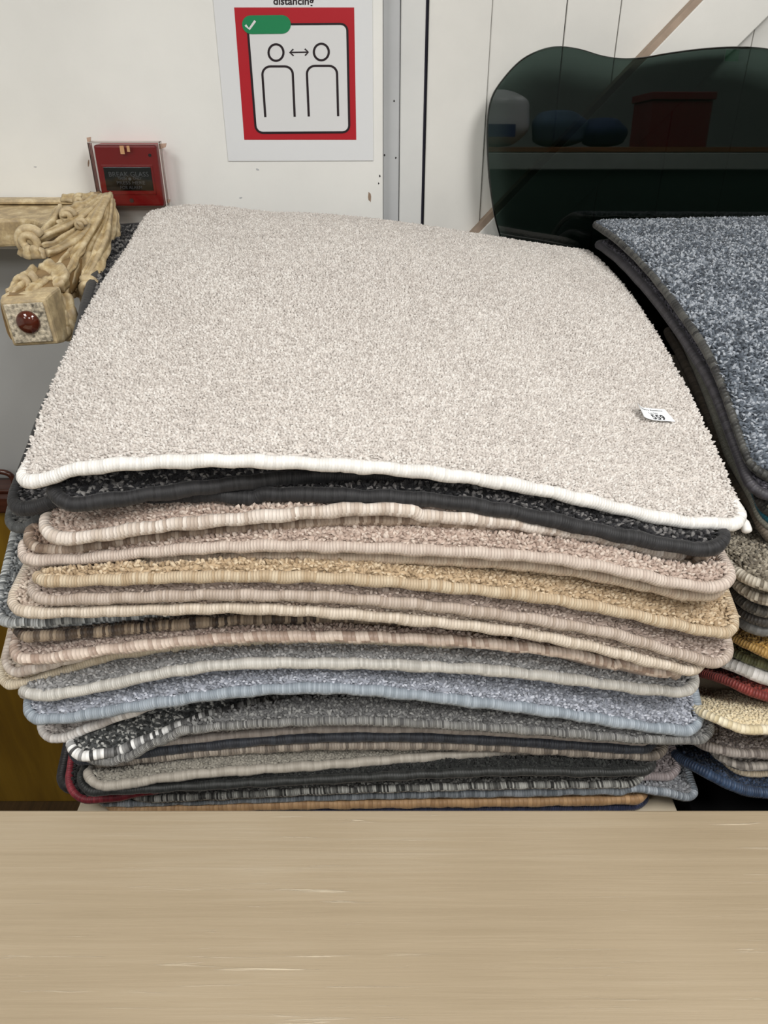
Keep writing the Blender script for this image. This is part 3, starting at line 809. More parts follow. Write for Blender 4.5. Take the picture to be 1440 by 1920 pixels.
RIGHT = [
 dict(label='slate blue speckled mat with dark corded edge topmost of the right stack', Y=.655, L=.55, slope=.10,
      pts=[(1410,905),(1440,903),(1700,903)], xl=1395, pile=((58,64,72),(104,112,122),(176,182,190)), bind=st((40,40,40),(82,82,78),(28,28,28),pitch=.0044,skew=1.0),
      dvis=2, spread=1.0, hp=.008, th=.0048, sp=.0029, r=.0044, blend=.15, rc=.03),
 dict(label='dark purple grey mat just under the slate blue mat of the right stack', Y=.650, L=.55, slope=.085,
      pts=[(1390,938),(1440,934),(1700,934)], xl=1391, pile=((52,50,56),(78,76,84),(108,106,114)), bind=st((56,54,58),(72,70,76),bump=.3), dvis=.06, svis=.05, sdep=.56, blend=.15),
 dict(label='black and white speckled mat third from the top of the right stack', Y=.648, slope=-.12,
      pts=[(1400,950),(1700,950)], xl=1404, pile=((16,16,16),(50,50,48),(160,158,150)), bind=st((24,24,24),(150,148,140),pitch=.003,skew=1), dvis=.07),
 dict(label='black flecked mat above the teal edged mat of the right stack', Y=.648, slope=-.12,
      pts=[(1400,964),(1700,964)], xl=1404, pile=((12,12,12),(28,28,28),(80,78,74)), bind=st((20,20,20),(60,58,54)), dvis=.04),
 dict(label='teal mat showing a thin blue green edge in the right stack', Y=.650, slope=-.12,
      pts=[(1400,973),(1700,973)], xl=1404, pile=((16,70,84),(28,92,108),(40,110,126)), bind=st((20,82,98),(36,104,120)), dvis=.03, r=.0045),
 dict(label='pale grey edged mat below the teal one in the right stack', Y=.650, slope=-.12,
      pts=[(1400,984),(1700,984)], xl=1404, pile=((130,128,116),(150,148,136),(168,166,154)), bind=st((138,136,124),(160,158,146)), dvis=.03, r=.0045),
 dict(label='brown grey edged mat lying right on the broad taupe mat', Y=.648, slope=-.12,
      pts=[(1400,1000),(1700,1000)], xl=1404, pile=((92,82,70),(112,102,90),(130,120,108)), bind=st((100,90,78),(128,116,102)), dvis=.03, r=.006),
 dict(label='broad taupe speckled mat with frayed pale edge in the right stack', Y=.586,
      pts=[(1395,1104),(1420,1106),(1700,1106)], xl=1366, pile=((92,84,72),(128,120,106),(166,158,142)), bind=st((110,102,88),(206,198,182),(140,130,114),pitch=.003,skew=1), dvis=.13, rc=.04, hp=.01),
 dict(label='taupe mat with ragged cream edge just below the broad taupe one', Y=.592,
      pts=[(1395,1130),(1700,1130)], xl=1372, pile=((110,102,88),(140,130,114),(170,160,142)), bind=st((130,120,104),(210,202,186),(110,100,86),pitch=.003,skew=1), dvis=.05, rc=.035),
 dict(label='dark grey flecked mat in the shade of the ragged cream edge', Y=.60,
      pts=[(1395,1150),(1700,1150)], xl=1374, pile=((50,48,46),(74,72,68),(110,106,100)), bind=st((60,58,54),(110,106,98)), dvis=.04),
 dict(label='charcoal mat lying on the grey bound mat of the right stack', Y=.602,
      pts=[(1395,1168),(1700,1168)], xl=1374, pile=((36,35,34),(56,54,52),(84,80,76)), bind=st((44,42,40),(70,66,62)), dvis=.04),
 dict(label='mat with smooth mid grey binding above the mustard mat', Y=.604,
      pts=[(1395,1184),(1700,1184)], xl=1374, pile=((84,84,82),(104,104,102),(124,124,122)), bind=st((98,98,96),(118,118,116),bump=.3), dvis=.03, r=.006),
 dict(label='mustard yellow mat with rounded corner in the right stack', Y=.588,
      pts=[(1400,1234),(1430,1240),(1700,1240)], xl=1372, pile=((138,104,48),(172,134,70),(196,160,94)), bind=st((146,112,56),(176,140,78)), dvis=.09, rc=.060, r=.0046),
 dict(label='olive green mat between the mustard and the white bound mat', Y=.596,
      pts=[(1400,1258),(1440,1262),(1700,1262)], xl=1356, pile=((62,64,40),(88,90,60),(124,126,92)), bind=st((70,72,46),(104,106,74)), dvis=.08, rc=.072, r=.0046),
 dict(label='mat with fat fluffy white binding above the brick red one', Y=.594,
      pts=[(1395,1274),(1420,1280),(1700,1280)], xl=1338, pile=((180,178,174),(210,208,204),(230,228,226)), bind=st((206,204,200),(236,234,232),pitch=.005,skew=.3), dvis=.07, rc=.080, r=.0075),
 dict(label='brick red mat with rounded corner in the right stack', Y=.580,
      pts=[(1395,1310),(1420,1320),(1700,1322)], xl=1334, pile=((106,44,38),(140,62,54),(170,88,78)), bind=st((110,44,40),(140,60,54)), dvis=.09, rc=.092, r=.0046),
 dict(label='cream felt mat with scalloped cream edge below the brick red one', Y=.556,
      pts=[(1360,1366),(1400,1369),(1700,1369)], xl=1306, pile=((196,180,146),(216,202,170),(230,220,192)), bind=st((206,192,158),(230,220,194),pitch=.004), dvis=.11, rc=.05, r=.0048, th=.003, spread=.6, sp=.003, svis=.06, sr=False),
 dict(label='brown grey speckled mat with woolly edge below the cream felt mat', Y=.580,
      pts=[(1360,1410),(1400,1414),(1700,1414)], xl=1276, pile=((88,80,78),(118,110,106),(150,142,138)), bind=st((110,102,98),(168,160,154),pitch=.003,skew=1), dvis=.09, rc=.05),
 dict(label='grey mat with pale twisted edge just above the navy mat', Y=.588,
      pts=[(1370,1436),(1700,1438)], xl=1330, pile=((100,94,90),(124,118,112),(150,144,138)), bind=st((110,104,98),(196,188,178),pitch=.004,skew=1.5), dvis=.04, rc=.03, r=.005),
 dict(label='beige thin mat resting directly on the navy mat', Y=.596,
      pts=[(1380,1450),(1700,1448)], xl=1350, pile=((180,162,136),(200,184,158),(214,200,176)), bind=st((190,174,148),(208,194,170)), dvis=.03, r=.0045),
 dict(label='navy blue mat with rounded blue edge at the bottom of the right stack', Y=.578,
      pts=[(1340,1462),(1380,1478),(1440,1490),(1700,1496)], xl=1276, pile=((26,36,52),(40,54,76),(64,80,106)), bind=st((36,52,76),(56,76,104)), dvis=.10, rc=.06, r=.006),
]
right = make_stack(RIGHT, .72, top_right, .655, .02, .56, .66, 1430, 'carpet mats in the right stack', L0=.56, r0=.0052, hp=.0062, Xr0=.98)

# supports of the two stacks
pl = tag(empty('plinth', (0, .9, 0)), 'pale painted low stand under the central stack of mats', 'stand')
x0, x1 = float(atY(138, 1512, .585)[0]), float(atY(1277, 1508, .585)[0])
m = MB(); m.box(x0, x1, .558, 1.185, BASE_Z - .045, BASE_Z); m.build('top_board', M_PLINTH, pl, bevel=.003)
m = MB(); m.box(x0 + .02, x1 - .02, .60, 1.18, .06, BASE_Z - .0455); m.build('body', M_PLINTH, pl, bevel=.002)
m = MB(); m.box(x0 + .03, x1 - .03, .61, 1.17, 0, .0595); m.build('foot_board', M_PLINTH, pl)
ch = tag(empty('chest', (.7, .9, 0)), 'chest under the right stack of mats, deep shade put into its black', 'chest')
m = MB(); m.box(.372, 1.05, .60, 1.245, .68, .712); m.build('lid', M_CHEST, ch, bevel=.004)
m = MB(); m.box(.382, 1.04, .61, 1.24, .03, .6795); m.build('body', M_CHEST, ch, bevel=.003)
for px_ in (.392, .98):
    for py_ in (.62, 1.18):
        m = MB(); m.box(px_, px_+.05, py_, py_+.05, 0, .0295); m.build('foot', M_CHEST, ch)

# white knot of binding yarn hanging out at the right front corner
P = [atY(1376, 985, .612), atY(1392, 978, .610), atY(1399, 990, .604), atY(1401, 999, .600)]
m = MB(); m.tube(spline(P, 12), [.004]*5 + [.0046]*5 + [.0042, .002], 10)
tag(m.build('binding_knot', binding_mat(*WHITE), smooth=True), 'pinkish white end of binding yarn at the right front corner of the top mat', 'yarn end')
P = [atY(1376, 1148, .582), atY(1382, 1153, .578), atY(1388, 1157, .576)]
m = MB(); m.tube(spline(P, 7), .0009, 6)
tag(m.build('loose_thread', M_PLINTH, smooth=True), 'loose pale thread sticking out right of the golden beige mat', 'thread')
P = [atY(304, 1149, .566), atY(309, 1154, .565), atY(314, 1150, .566)]
m = MB(); m.tube(spline(P, 8), .0014, 6)
tag(m.build('loose_thread', plain('white_thread', (244, 242, 236)), smooth=True), 'white fleck of thread under the oatmeal mat at the front', 'thread')

# ------------------------------------------------------------------ lot label on the top mat
S0 = main[0]
def mat_top(px, py, lift=.0):
    """point on the pile of the top mat seen at a pixel"""
    lo, hi = .5, 1.2
    for _ in range(40):
        mid = (lo+hi)/2
        p = atY(px, py, mid)
        dd = p[1]-S0.Yf-S0.slope*(p[0]-S0.xm)
        zs = float(S0.zz(np.array(p[0]+S0.slope*dd), np.array(max(dd, 0))))+S0.hp+lift
        if p[2] > zs: lo = mid
        else: hi = mid
    return atY(px, py, lo)
TL, TR, BL, BR = (1196, 764), (1250, 770), (1216, 784), (1264, 791)
# the slip is a real rectangle: three corners on the pile, the left end curled up
Bo, Br, To = mat_top(1205, 787, .0015), mat_top(1266, 791, .0015), mat_top(1246, 768, .0015)
ux = Br-Bo; wl = np.linalg.norm(ux); ux /= wl
uy = To-Br; hl = np.linalg.norm(uy); uy /= hl
nl = np.cross(ux, uy); nl /= np.linalg.norm(nl)
def slip(s, t, lift=0.0):
    c = max(0, .42-s)/.42
    lf = .009*c**2*(.4+.6*t)
    return Bo + ux*(s*wl) + uy*(t*hl) + nl*(lf+lift+.0004)
m = MB()
n1, n2 = 14, 6
for side, lf in ((0, 0), (1, -.00025)):
    g = [slip(i/n1, j/n2, lf) for i in range(n1+1) for j in range(n2+1)]
    m.add(g, [(i*(n2+1)+j, (i+1)*(n2+1)+j, (i+1)*(n2+1)+j+1, i*(n2+1)+j+1) for i in range(n1) for j in range(n2)])
lab = m.build('lot_label', plain('label_paper', (246, 249, 252), .6), smooth=True)
tag(lab, 'white paper lot label numbered 559 lying on the cream top mat', 'label')
M_INK = plain('black_ink', (24, 26, 34), .7)

def text_mesh(txt, bold=0.0):
    cu = bpy.data.curves.new('lettering', 'FONT')
    cu.body = txt; cu.align_x = 'LEFT'; cu.size = 1.0; cu.offset = bold; cu.resolution_u = 3
    ob = bpy.data.objects.new('lettering', cu)
    COL.objects.link(ob)
    dg = bpy.context.evaluated_depsgraph_get()
    me = bpy.data.meshes.new_from_object(ob.evaluated_get(dg))
    bpy.data.objects.remove(ob)
    V = np.array([v.co[:] for v in me.vertices])
    V = V - np.array([V[:, 0].min(), 0, 0])
    V[:, 0] /= V[:, 0].max()
    return me, V

def put_text(txt, fn, mat, parent, bold=0.0, name='lettering'):
    """fn maps (0..1 along, height in em) to a place"""
    me, V = text_mesh(txt, bold)
    for v, p in zip(me.vertices, V):
        v.co = Vector(fn(p[0], p[1]))
    me.update()
    return link(name, me, mat, parent)
put_text('Badgers Auctions', lambda a, h: slip(.10+.76*a, .78+.16*h, .0002), M_INK, lab, .01)
put_text('Lot No', lambda a, h: slip(.36+.28*a, .53+.17*h, .0002), M_INK, lab, .01)
put_text('559', lambda a, h: slip(.36+.40*a, .08+.54*h, .0002), M_INK, lab, .03)

# ------------------------------------------------------------------ poster
PY = WALL_Y - .0005
def pp(px, py, k=0):
    p = atY(px, py, PY - .0010 - k*.0003)
    return (p[0], p[2])
def flat(name, poly, k, mat, parent):
    mm = MB(); Y = PY - .0010 - k*.0003
    mm.prism([pp(x, y, k) for x, y in poly], Y, Y + .0002)
    return mm.build(name, mat, parent)
def rrect(tl, tr, br, bl, rad, n=6):
    c = [np.array(p, float) for p in (tl, tr, br, bl)]
    out = []
    for i in range(4):
        p, a, b = c[i], c[i-1], c[(i+1) % 4]
        ua, ub = (a-p)/np.linalg.norm(a-p), (b-p)/np.linalg.norm(b-p)
        s, e = p+ua*rad, p+ub*rad
        for t in np.linspace(0, 1, n):
            out.append(tuple((1-t)**2*s+2*t*(1-t)*p+t*t*e if False else p+ (ua+ub)*rad - rad*(ub*math.cos(t*math.pi/2)+ua*math.sin(t*math.pi/2))))
    return out
def stroke(name, pts, w, k, mat, parent, closed=False):
    P = np.array(pts, float)
    if closed: P = np.vstack([P, P[:1]])
    n = len(P)
    L_, R_ = [], []
    for i in range(n):
        if closed:
            T = P[(i+1) % (n-1)]-P[(i-1) % (n-1)]
        else:
            T = P[min(i+1, n-1)]-P[max(i-1, 0)]
        T /= np.linalg.norm(T); q = np.array([-T[1], T[0]])*w/2
        L_.append(P[i]+q); R_.append(P[i]-q)
    mm = MB(); Y = PY - .0010 - k*.0003
    vs_ = [(pp(*a, k)[0], Y, pp(*a, k)[1]) for a in L_]+[(pp(*a, k)[0], Y, pp(*a, k)[1]) for a in R_]
    mm.add(vs_, [(i, i+1, n+i+1, n+i) for i in range(n-1)])
    return mm.build(name, mat, parent)
M_PAPER = plain('laminated_paper', (226, 228, 230), .28)
M_RED = plain('poster_red', (178, 30, 42), .3)
M_PINK = plain('poster_white', (222, 223, 224), .3)
M_GREEN = plain('poster_green', (30, 132, 84), .3)
M_INKP = plain('poster_black', (34, 22, 28), .35)
bl_, br_ = pp(428, 302), pp(700, 301)
zt = bl_[1] + (br_[0]-bl_[0])*1.414
m = MB(); m.prism([(bl_[0], bl_[1]), (br_[0], br_[1]), (br_[0], zt), (bl_[0], zt)], PY - .0010, PY)
po = tag(m.build('poster', M_PAPER), 'laminated distancing notice with red square on the white wall', 'poster')
flat('red_square', [(439, 14), (664, 14), (668, 262), (458, 262)], 1, M_RED, po)
inner = rrect((464, 46), (651, 44.5), (655, 248), (480, 249), 13)
flat('white_panel', inner, 2, M_PINK, po)
stroke('panel_outline', inner, 4, 3, M_INKP, po, True)
flat('green_pill', rrect((453, 29), (545, 28), (545.5, 63), (455, 64), 17, 8), 4, M_GREEN, po)
stroke('tick', [(460, 47), (467.5, 54.5), (478.5, 39)], 4.5, 5, M_PINK, po)
for (cx, cy) in ((517.5, 98.5), (602.5, 97.5)):
    stroke('figure_head', [(cx+14*math.cos(t), cy+15.5*math.sin(t)) for t in np.linspace(0, 2*math.pi, 29)[:-1]], 4.2, 3, M_INKP, po, True)
def arch(x0b, x0t, x1t, x1b, yt, yb, rad=15):
    a = [(x0b, yb), (x0t, yt+rad)]
    a += [(x0t+rad-rad*math.cos(t), yt+rad-rad*math.sin(t)) for t in np.linspace(0, math.pi/2, 7)[1:]]
    a += [(x1t-rad+rad*math.sin(t), yt+rad-rad*math.cos(t)) for t in np.linspace(0, math.pi/2, 7)]
    return a+[(x1b, yb-.5)]
stroke('figure_body', arch(497.5, 492, 549, 552.5, 124.5, 219.5), 4.2, 3, M_INKP, po)
stroke('figure_body', arch(579, 575.5, 632, 634, 123.5, 218.5), 4.2, 3, M_INKP, po)
stroke('arrow', [(544, 98.3), (577, 97.7)], 2.6, 3, M_INKP, po)
stroke('arrow_head', [(550, 92), (543.5, 98.3), (550.5, 104.5)], 2.6, 4, M_INKP, po)
stroke('arrow_head', [(571.5, 91.5), (578, 97.7), (572, 104)], 2.6, 4, M_INKP, po)
def tpos(a, h):
    p = atY(512.5+76*a, 8.5-20.5*h, PY-.0014)
    return (p[0], PY-.0014, p[2])
put_text('distancing', tpos, M_INKP, po, .02)

# ------------------------------------------------------------------ fire alarm call point
CY = 1.218
def cp(px, py, Y=CY):
    p = atY(px, py, Y); return p[0], p[2]
x0, z1 = cp(174, 272); x1, _ = cp(292, 272); _, z0 = cp(300, 387)
M_CALL = plain('red_call_point', (170, 22, 26), .35)
M_CALLD = plain('black_glass_plate', (20, 22, 22), .12)
M_GREYINK = plain('grey_print', (112, 116, 120), .6)
cpt = tag(empty('call_point', ((x0+x1)/2, WALL_Y, (z0+z1)/2)), 'red break glass fire alarm call point in a clear cover on the wall', 'fire alarm')
m = MB(); m.box(x0, x1, CY, WALL_Y-.0005, z0, z1); m.build('case', M_CALL, cpt, bevel=.003)
gx0, gz1 = cp(194, 313); gx1, gz0 = cp(289, 357)
m = MB(); m.box(gx0-.003, gx1+.003, CY-.0015, CY+.001, gz0-.006, gz1+.003); m.build('window_frame', M_CALL, cpt, bevel=.0008)
m = MB(); m.box(gx0, gx1, CY-.0025, CY+.0005, gz0, gz1); m.build('glass_plate', M_CALLD, cpt, bevel=.0005)
wd, hg = gx1-gx0, gz1-gz0
for txt, a0, a1, zz0, em in (('BREAK GLASS', .10, .94, .60, .30), ('THEN', .28, .46, .47, .16), ('ONLY', .60, .78, .47, .16), ('PRESS HERE', .24, .84, .27, .21), ('FOR ALARM', .30, .76, .07, .2)):
    put_text(txt, lambda a, h, a0=a0, a1=a1, zz0=zz0, em=em: (gx0+wd*(a0+(a1-a0)*a), CY-.0028, gz0+hg*(zz0+em*h)), M_GREYINK, cpt)
m = MB(); c_ = ((gx0+wd*.53), gz0+hg*.50)
m.prism([(c_[0]+.0022*math.cos(t), c_[1]+.0022*math.sin(t)) for t in np.linspace(0, 2*math.pi, 13)[:-1]], CY-.0028, CY-.0024)
m.build('centre_dot', M_GREYINK, cpt)
kx, kz = cp(281, 291); m = MB()
m.prism([(kx+.0022*math.cos(t), kz+.0022*math.sin(t)) for t in np.linspace(0, 2*math.pi, 13)[:-1]], CY-.001, CY+.002); m.build('key_hole', M_HOLE, cpt)
kx, kz = cp(247, 376); m = MB()
m.prism([(kx+.003*math.cos(t), kz+.003*math.sin(t)) for t in np.linspace(0, 2*math.pi, 13)[:-1]], CY-.001, CY+.002); m.build('test_socket', plain('socket_grey', (96, 70, 66), .5), cpt)
# clear cover: five thin panes and its corner tabs
mc, nt, N_, L_, b_p = new_mat('clear_plastic')
tr_ = N_.new('ShaderNodeBsdfTransparent'); tr_.inputs[0].default_value = (.93, .93, .93, 1)
gl_ = N_.new('ShaderNodeBsdfGlossy'); gl_.inputs['Roughness'].default_value = .08; gl_.inputs[0].default_value = (1, .97, .95, 1)
fz = N_.new('ShaderNodeFresnel'); fz.inputs[0].default_value = 1.45
mx_ = N_.new('ShaderNodeMixShader'); L_.new(fz.outputs[0], mx_.inputs[0]); L_.new(tr_.outputs[0], mx_.inputs[1]); L_.new(gl_.outputs[0], mx_.inputs[2])
L_.new(mx_.outputs[0], N_['Material Output'].inputs['Surface'])
o_ = .0055
M_MILK = plain('milky_plastic_edge', (206, 198, 192), .3)
m = MB()
m.box(x0-o_, x1+o_, CY-.006, CY-.005, z0-.001, z1+.004)
m.box(x0-o_, x0-o_+.001, CY-.005, CY+.010, z0-.001, z1+.004)
m.box(x1+o_-.001, x1+o_, CY-.005, CY+.010, z0-.001, z1+.004)
m.box(x0-o_, x1+o_, CY-.005, CY+.010, z1+.003, z1+.004)
m.build('clear_cover', mc, cpt)
m = MB()
m.tube([(x0-o_, CY-.0055, z0-.001), (x0-o_, CY-.0055, z1+.004), (x1+o_, CY-.0055, z1+.004), (x1+o_, CY-.0055, z0-.001)], .0008, 5)
m.tube([(x0-o_, CY+.010, z0), (x0-o_, CY+.010, z1+.004), (x1+o_, CY+.010, z1+.004), (x1+o_, CY+.010, z0)], .0009, 5)
m.build('cover_rim', M_MILK, cpt)
M_TAB = plain('brownish_tab', (190, 160, 142), .4)
for (tx, tz, w_, h_) in ((x1+o_+.004, z1-.002, .005, .004), (x0-o_, z1+.006, .003, .004), (x1+o_+.001, z0+.006, .003, .003)):
    m = MB(); m.prism([(tx-w_, tz-h_), (tx+w_*.6, tz-h_*.3), (tx+w_, tz+h_), (tx-w_, tz+h_*.8)], CY+.004, CY+.006)
    m.build('cover_tab', M_TAB, cpt)
hx, hz = cp(238, 281)
m = MB(); m.box(hx-.008, hx-.002, CY-.0065, CY-.005, hz-.005, hz+.006); m.box(hx+.002, hx+.006, CY-.0065, CY-.005, hz-.002, hz+.006)
m.build('cover_catch', plain('yellowed_clip', (196, 150, 110), .4), cpt)

# ------------------------------------------------------------------ kidney shaped smoked glass table top
G_T, G_B = (1.5, 1.238), (.72, 1.196)        # (z, y) of the leaning plane
gs = (G_T[1]-G_B[1])/(G_T[0]-G_B[0])
def gy(z): return G_B[1]+(z-G_B[0])*gs
def on_glass(px, py):
    d_ = ray(px, py)
    t = (G_B[1]+(CAM_Z-G_B[0])*gs)/(d_[1]-gs*d_[2])
    p = np.array([0, 0, CAM_Z])+d_*t
    return p[0], p[2]
up = [on_glass(*q) for q in ((936,442),(925,400),(916,335),(912,270),(913,222),(921,182),(942,148),(975,113),(1010,94),(1045,86.5),(1085,91),(1130,104),(1170,109),(1210,106),(1260,97.5),(1320,90),(1380,87),(1440,91),(1500,108),(1560,150),(1600,215),(1620,300))]
low = [(.80, 1.10), (.775, .96), (.70, .83), (.60, .75), (.50, .7235), (.40, .735), (.30, .80), (.235, .92), (.205, 1.05), (.188, 1.16)]
C2 = spline(up + low + [up[0]], 170)[:-1]
M_EDGE_IN = .006
cen = C2.mean(0)
def inset(C, dist):
    T = np.roll(C, -1, 0)-np.roll(C, 1, 0); T /= np.linalg.norm(T, axis=1)[:, None]
    n = np.stack([T[:, 1], -T[:, 0]], 1)
    s = np.sign(((cen-C)*n).sum(1).mean())
    return C+n*dist*s
th_g = .010
layers = [(inset(C2, .0022), 0), (inset(C2, .0006), .0012), (C2, .003), (C2, .007), (inset(C2, .0008), .0088), (inset(C2, .0025), th_g)]
m = MB(); n = len(C2)
Vv, Ff = [], []
for Cc, off in layers:
    Vv += [(x, gy(z)+off-th_g/2, z) for x, z in Cc]
for l in range(len(layers)-1):
    Ff += [(l*n+i, l*n+(i+1) % n, (l+1)*n+(i+1) % n, (l+1)*n+i) for i in range(n)]
Ff += [tuple(range(n)), tuple((len(layers)-1)*n+i for i in range(n))[::-1]]
m.add(Vv, Ff)
mg, nt, N_, L_, b_p = new_mat('smoked_green_glass')
tr_ = N_.new('ShaderNodeBsdfTransparent'); tr_.inputs[0].default_value = (.25, .31, .29, 1)
gl_ = N_.new('ShaderNodeBsdfGlossy'); gl_.inputs['Roughness'].default_value = .01
fz = N_.new('ShaderNodeFresnel'); fz.inputs[0].default_value = 1.62
mx_ = N_.new('ShaderNodeMixShader'); L_.new(fz.outputs[0], mx_.inputs[0]); L_.new(tr_.outputs[0], mx_.inputs[1]); L_.new(gl_.outputs[0], mx_.inputs[2])
L_.new(mx_.outputs[0], N_['Material Output'].inputs['Surface'])
tag(m.build('glass_tabletop', mg), 'dark green kidney shaped glass table top leaning against the boards', 'glass')

# ------------------------------------------------------------------ wooden headboard low against the wall, left
hb = tag(empty('headboard', (-.8, 1.22, 0)), 'varnished ochre wooden panel with dark moulding standing low at the left', 'headboard')
zt_ = float(atY(20, 958, 1.205)[2]); zt2 = float(atY(20, 912, 1.205)[2])
m = MB(); m.box(-1.6, -.30, 1.205, 1.245, 0.0, zt_); m.build('panel', M_HEADB, hb, bevel=.002)
m = MB(); m.box(-1.62, -.29, 1.192, 1.248, zt_+.0003, zt2-.012); m.build('top_moulding', M_MAHOG, hb, bevel=.006)
m = MB(); m.box(-1.61, -.295, 1.200, 1.247, zt2-.0118, zt2-.004); m.build('bead', M_MAHOG, hb, bevel=.003)
P = [(atY(px_, py_, 1.225)) for px_, py_ in ((-34, 912), (-30, 896), (-14, 886), (6, 885), (20, 891), (26, 902), (25, 912))]
m = MB(); m.tube(spline(P, 24), .0050, 8); m.build('scroll_loop', M_MAHOG, hb, smooth=True)

# ------------------------------------------------------------------ carved console frame with cabriole leg
mg_, nt, N_, L_, b_p = new_mat('aged_shaded_cream_gilding')
tc = N_.new('ShaderNodeTexCoord')
nz1 = N_.new('ShaderNodeTexNoise'); nz1.inputs['Scale'].default_value = 60; nz1.inputs['Detail'].default_value = 8; nz1.inputs['Roughness'].default_value = .65
nz2 = N_.new('ShaderNodeTexNoise'); nz2.inputs['Scale'].default_value = 130; nz2.inputs['Detail'].default_value = 5
L_.new(tc.outputs['Object'], nz1.inputs['Vector']); L_.new(tc.outputs['Object'], nz2.inputs['Vector'])
r1 = ramp(N_, [(.36, lin((98, 74, 42))), (.47, lin((146, 120, 80))), (.56, lin((184, 162, 118))), (.67, lin((218, 204, 172)))])
L_.new(nz1.outputs['Fac'], r1.inputs[0])
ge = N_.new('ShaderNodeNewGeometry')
r2 = ramp(N_, [(.42, lin((112, 84, 48))), (.5, lin((190, 168, 124))), (.6, lin((228, 214, 182)))])  # hollows brown, crests pale: patina, with shade and highlight put into the colour
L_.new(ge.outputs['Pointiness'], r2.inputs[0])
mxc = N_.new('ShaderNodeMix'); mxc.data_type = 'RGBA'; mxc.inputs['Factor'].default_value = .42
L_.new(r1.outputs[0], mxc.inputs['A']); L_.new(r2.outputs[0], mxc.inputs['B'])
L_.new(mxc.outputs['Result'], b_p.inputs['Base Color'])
bp = N_.new('ShaderNodeBump'); bp.inputs['Strength'].default_value = .45; bp.inputs['Distance'].default_value = .0015
L_.new(nz2.outputs['Fac'], bp.inputs['Height']); L_.new(bp.outputs[0], b_p.inputs['Normal'])
b_p.inputs['Roughness'].default_value = .5
M_GILT = mg_
M_GROUND = plain('brown_ground_of_the_carving', (138, 112, 74), .55, noise=.35, nscale=45, bump=.6)
M_SILVER = plain('worn_silver_paint', (178, 168, 148), .5, noise=.75, nscale=230, bump=.9)
M_KNOB = plain('red_brown_polished', (84, 36, 22), .12, noise=.35, nscale=60, coat=.6)

co = tag(empty('console_frame', (-.7, 1.2, 1.28)), 'carved cream gilt furniture frame with scrolled leg pointing out from the wall', 'furniture frame')
# rails along the wall
zr1 = float(atY(20, 412, 1.135)[2]); zr0 = float(atY(20, 464, 1.135)[2])
m = MB()
ptsf = spline([(-1.30, 1.150), (-.9, 1.128), (-.6, 1.128), (-.505, 1.138), (-.46, 1.10)], 30)
n = len(ptsf)
V_ = []
for (x, y) in ptsf: V_ += [(x, y, zr0), (x, y, zr1), (x, WALL_Y-.004, zr1+.006), (x, WALL_Y-.004, zr0+.004)]
m.add(V_, [(i*4+k, (i+1)*4+k, (i+1)*4+(k+1) % 4, i*4+(k+1) % 4) for i in range(n-1) for k in range(4)]+[(0, 1, 2, 3), tuple((n-1)*4+k for k in (3, 2, 1, 0))])
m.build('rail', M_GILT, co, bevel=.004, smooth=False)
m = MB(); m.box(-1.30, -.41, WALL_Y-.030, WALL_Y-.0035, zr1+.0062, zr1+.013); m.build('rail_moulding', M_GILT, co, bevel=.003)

def W3(px, py, Y): return tuple(atY(px, py, Y))
leg = None
# core of the leg: loft of rounded sections
secs = [((188, 398, 1.235), .026, .032), ((186, 410, 1.18), .026, .034), ((172, 440, 1.12), .030, .036), ((148, 474, 1.06), .027, .030),
        ((122, 508, 1.00), .022, .022), ((98, 536, .955), .020, .021), ((80, 562, .925), .026, .025), ((62, 588, .895), .030, .0285), ((56, 600, .872), .030, .0285)]
P_ = spline([np.array(W3(*s[0])) for s in secs], 60); R_ = spline([(s[1], s[2]) for s in secs], 60)
m = MB(); nn = 36; rings = []
for i, (c, r_) in enumerate(zip(P_, R_)):
    t = i/59
    for k in range(nn):
        a = 2*math.pi*k/nn
        sq = (abs(math.cos(a))**(4.5)+abs(math.sin(a))**4.5)**(-1/4.5)
        flute = 1-.11*max(0, 1-t*1.5)*(.5+.5*math.cos(a*11))
        q = sq if t > .75 else 1+(sq-1)*t
        rings.append((c[0]+r_[0]*q*flute*math.cos(a), c[1]+.3*r_[0]*math.cos(a)*(1-t)*.6, c[2]+r_[1]*q*flute*math.sin(a)))
m.add(rings, [(i*nn+k, i*nn+(k+1) % nn, (i+1)*nn+(k+1) % nn, (i+1)*nn+k) for i in range(59) for k in range(nn)]+[tuple(range(nn))[::-1], tuple(59*nn+k for k in range(nn))])
leg = m.build('leg', M_GROUND, co, smooth=True)
def strand(pts, r0, r1, parent=leg, name='leaf_strand', n=22, rm=None):
    Q = spline([W3(*p) for p in pts], n)
    rr = np.interp(np.linspace(0, 1, n), [0, .5, 1], [r0, rm or max(r0, r1)*1.1, r1])
    ph = random.uniform(0, 6.28)
    wv = np.array([[math.sin(i*.9+ph), math.cos(i*.7+ph), math.sin(i*.8+2*ph)] for i in range(n)])*.0007
    mm = MB(); mm.tube(Q+wv, list(rr*(1+.07*np.sin(np.arange(n)*1.1+ph))), 12)
    for q in range(n):          # a gouged cross-section: three ridges with hollows between
        for k in range(12):
            f = .86+.26*math.cos(3*(2*math.pi*k/12)+ph)
            v = np.array(mm.v[q*12+k]); mm.v[q*12+k] = tuple(Q[q]+wv[q]+(v-Q[q]-wv[q])*f)
    return mm.build(name, M_GILT, parent, smooth=True)
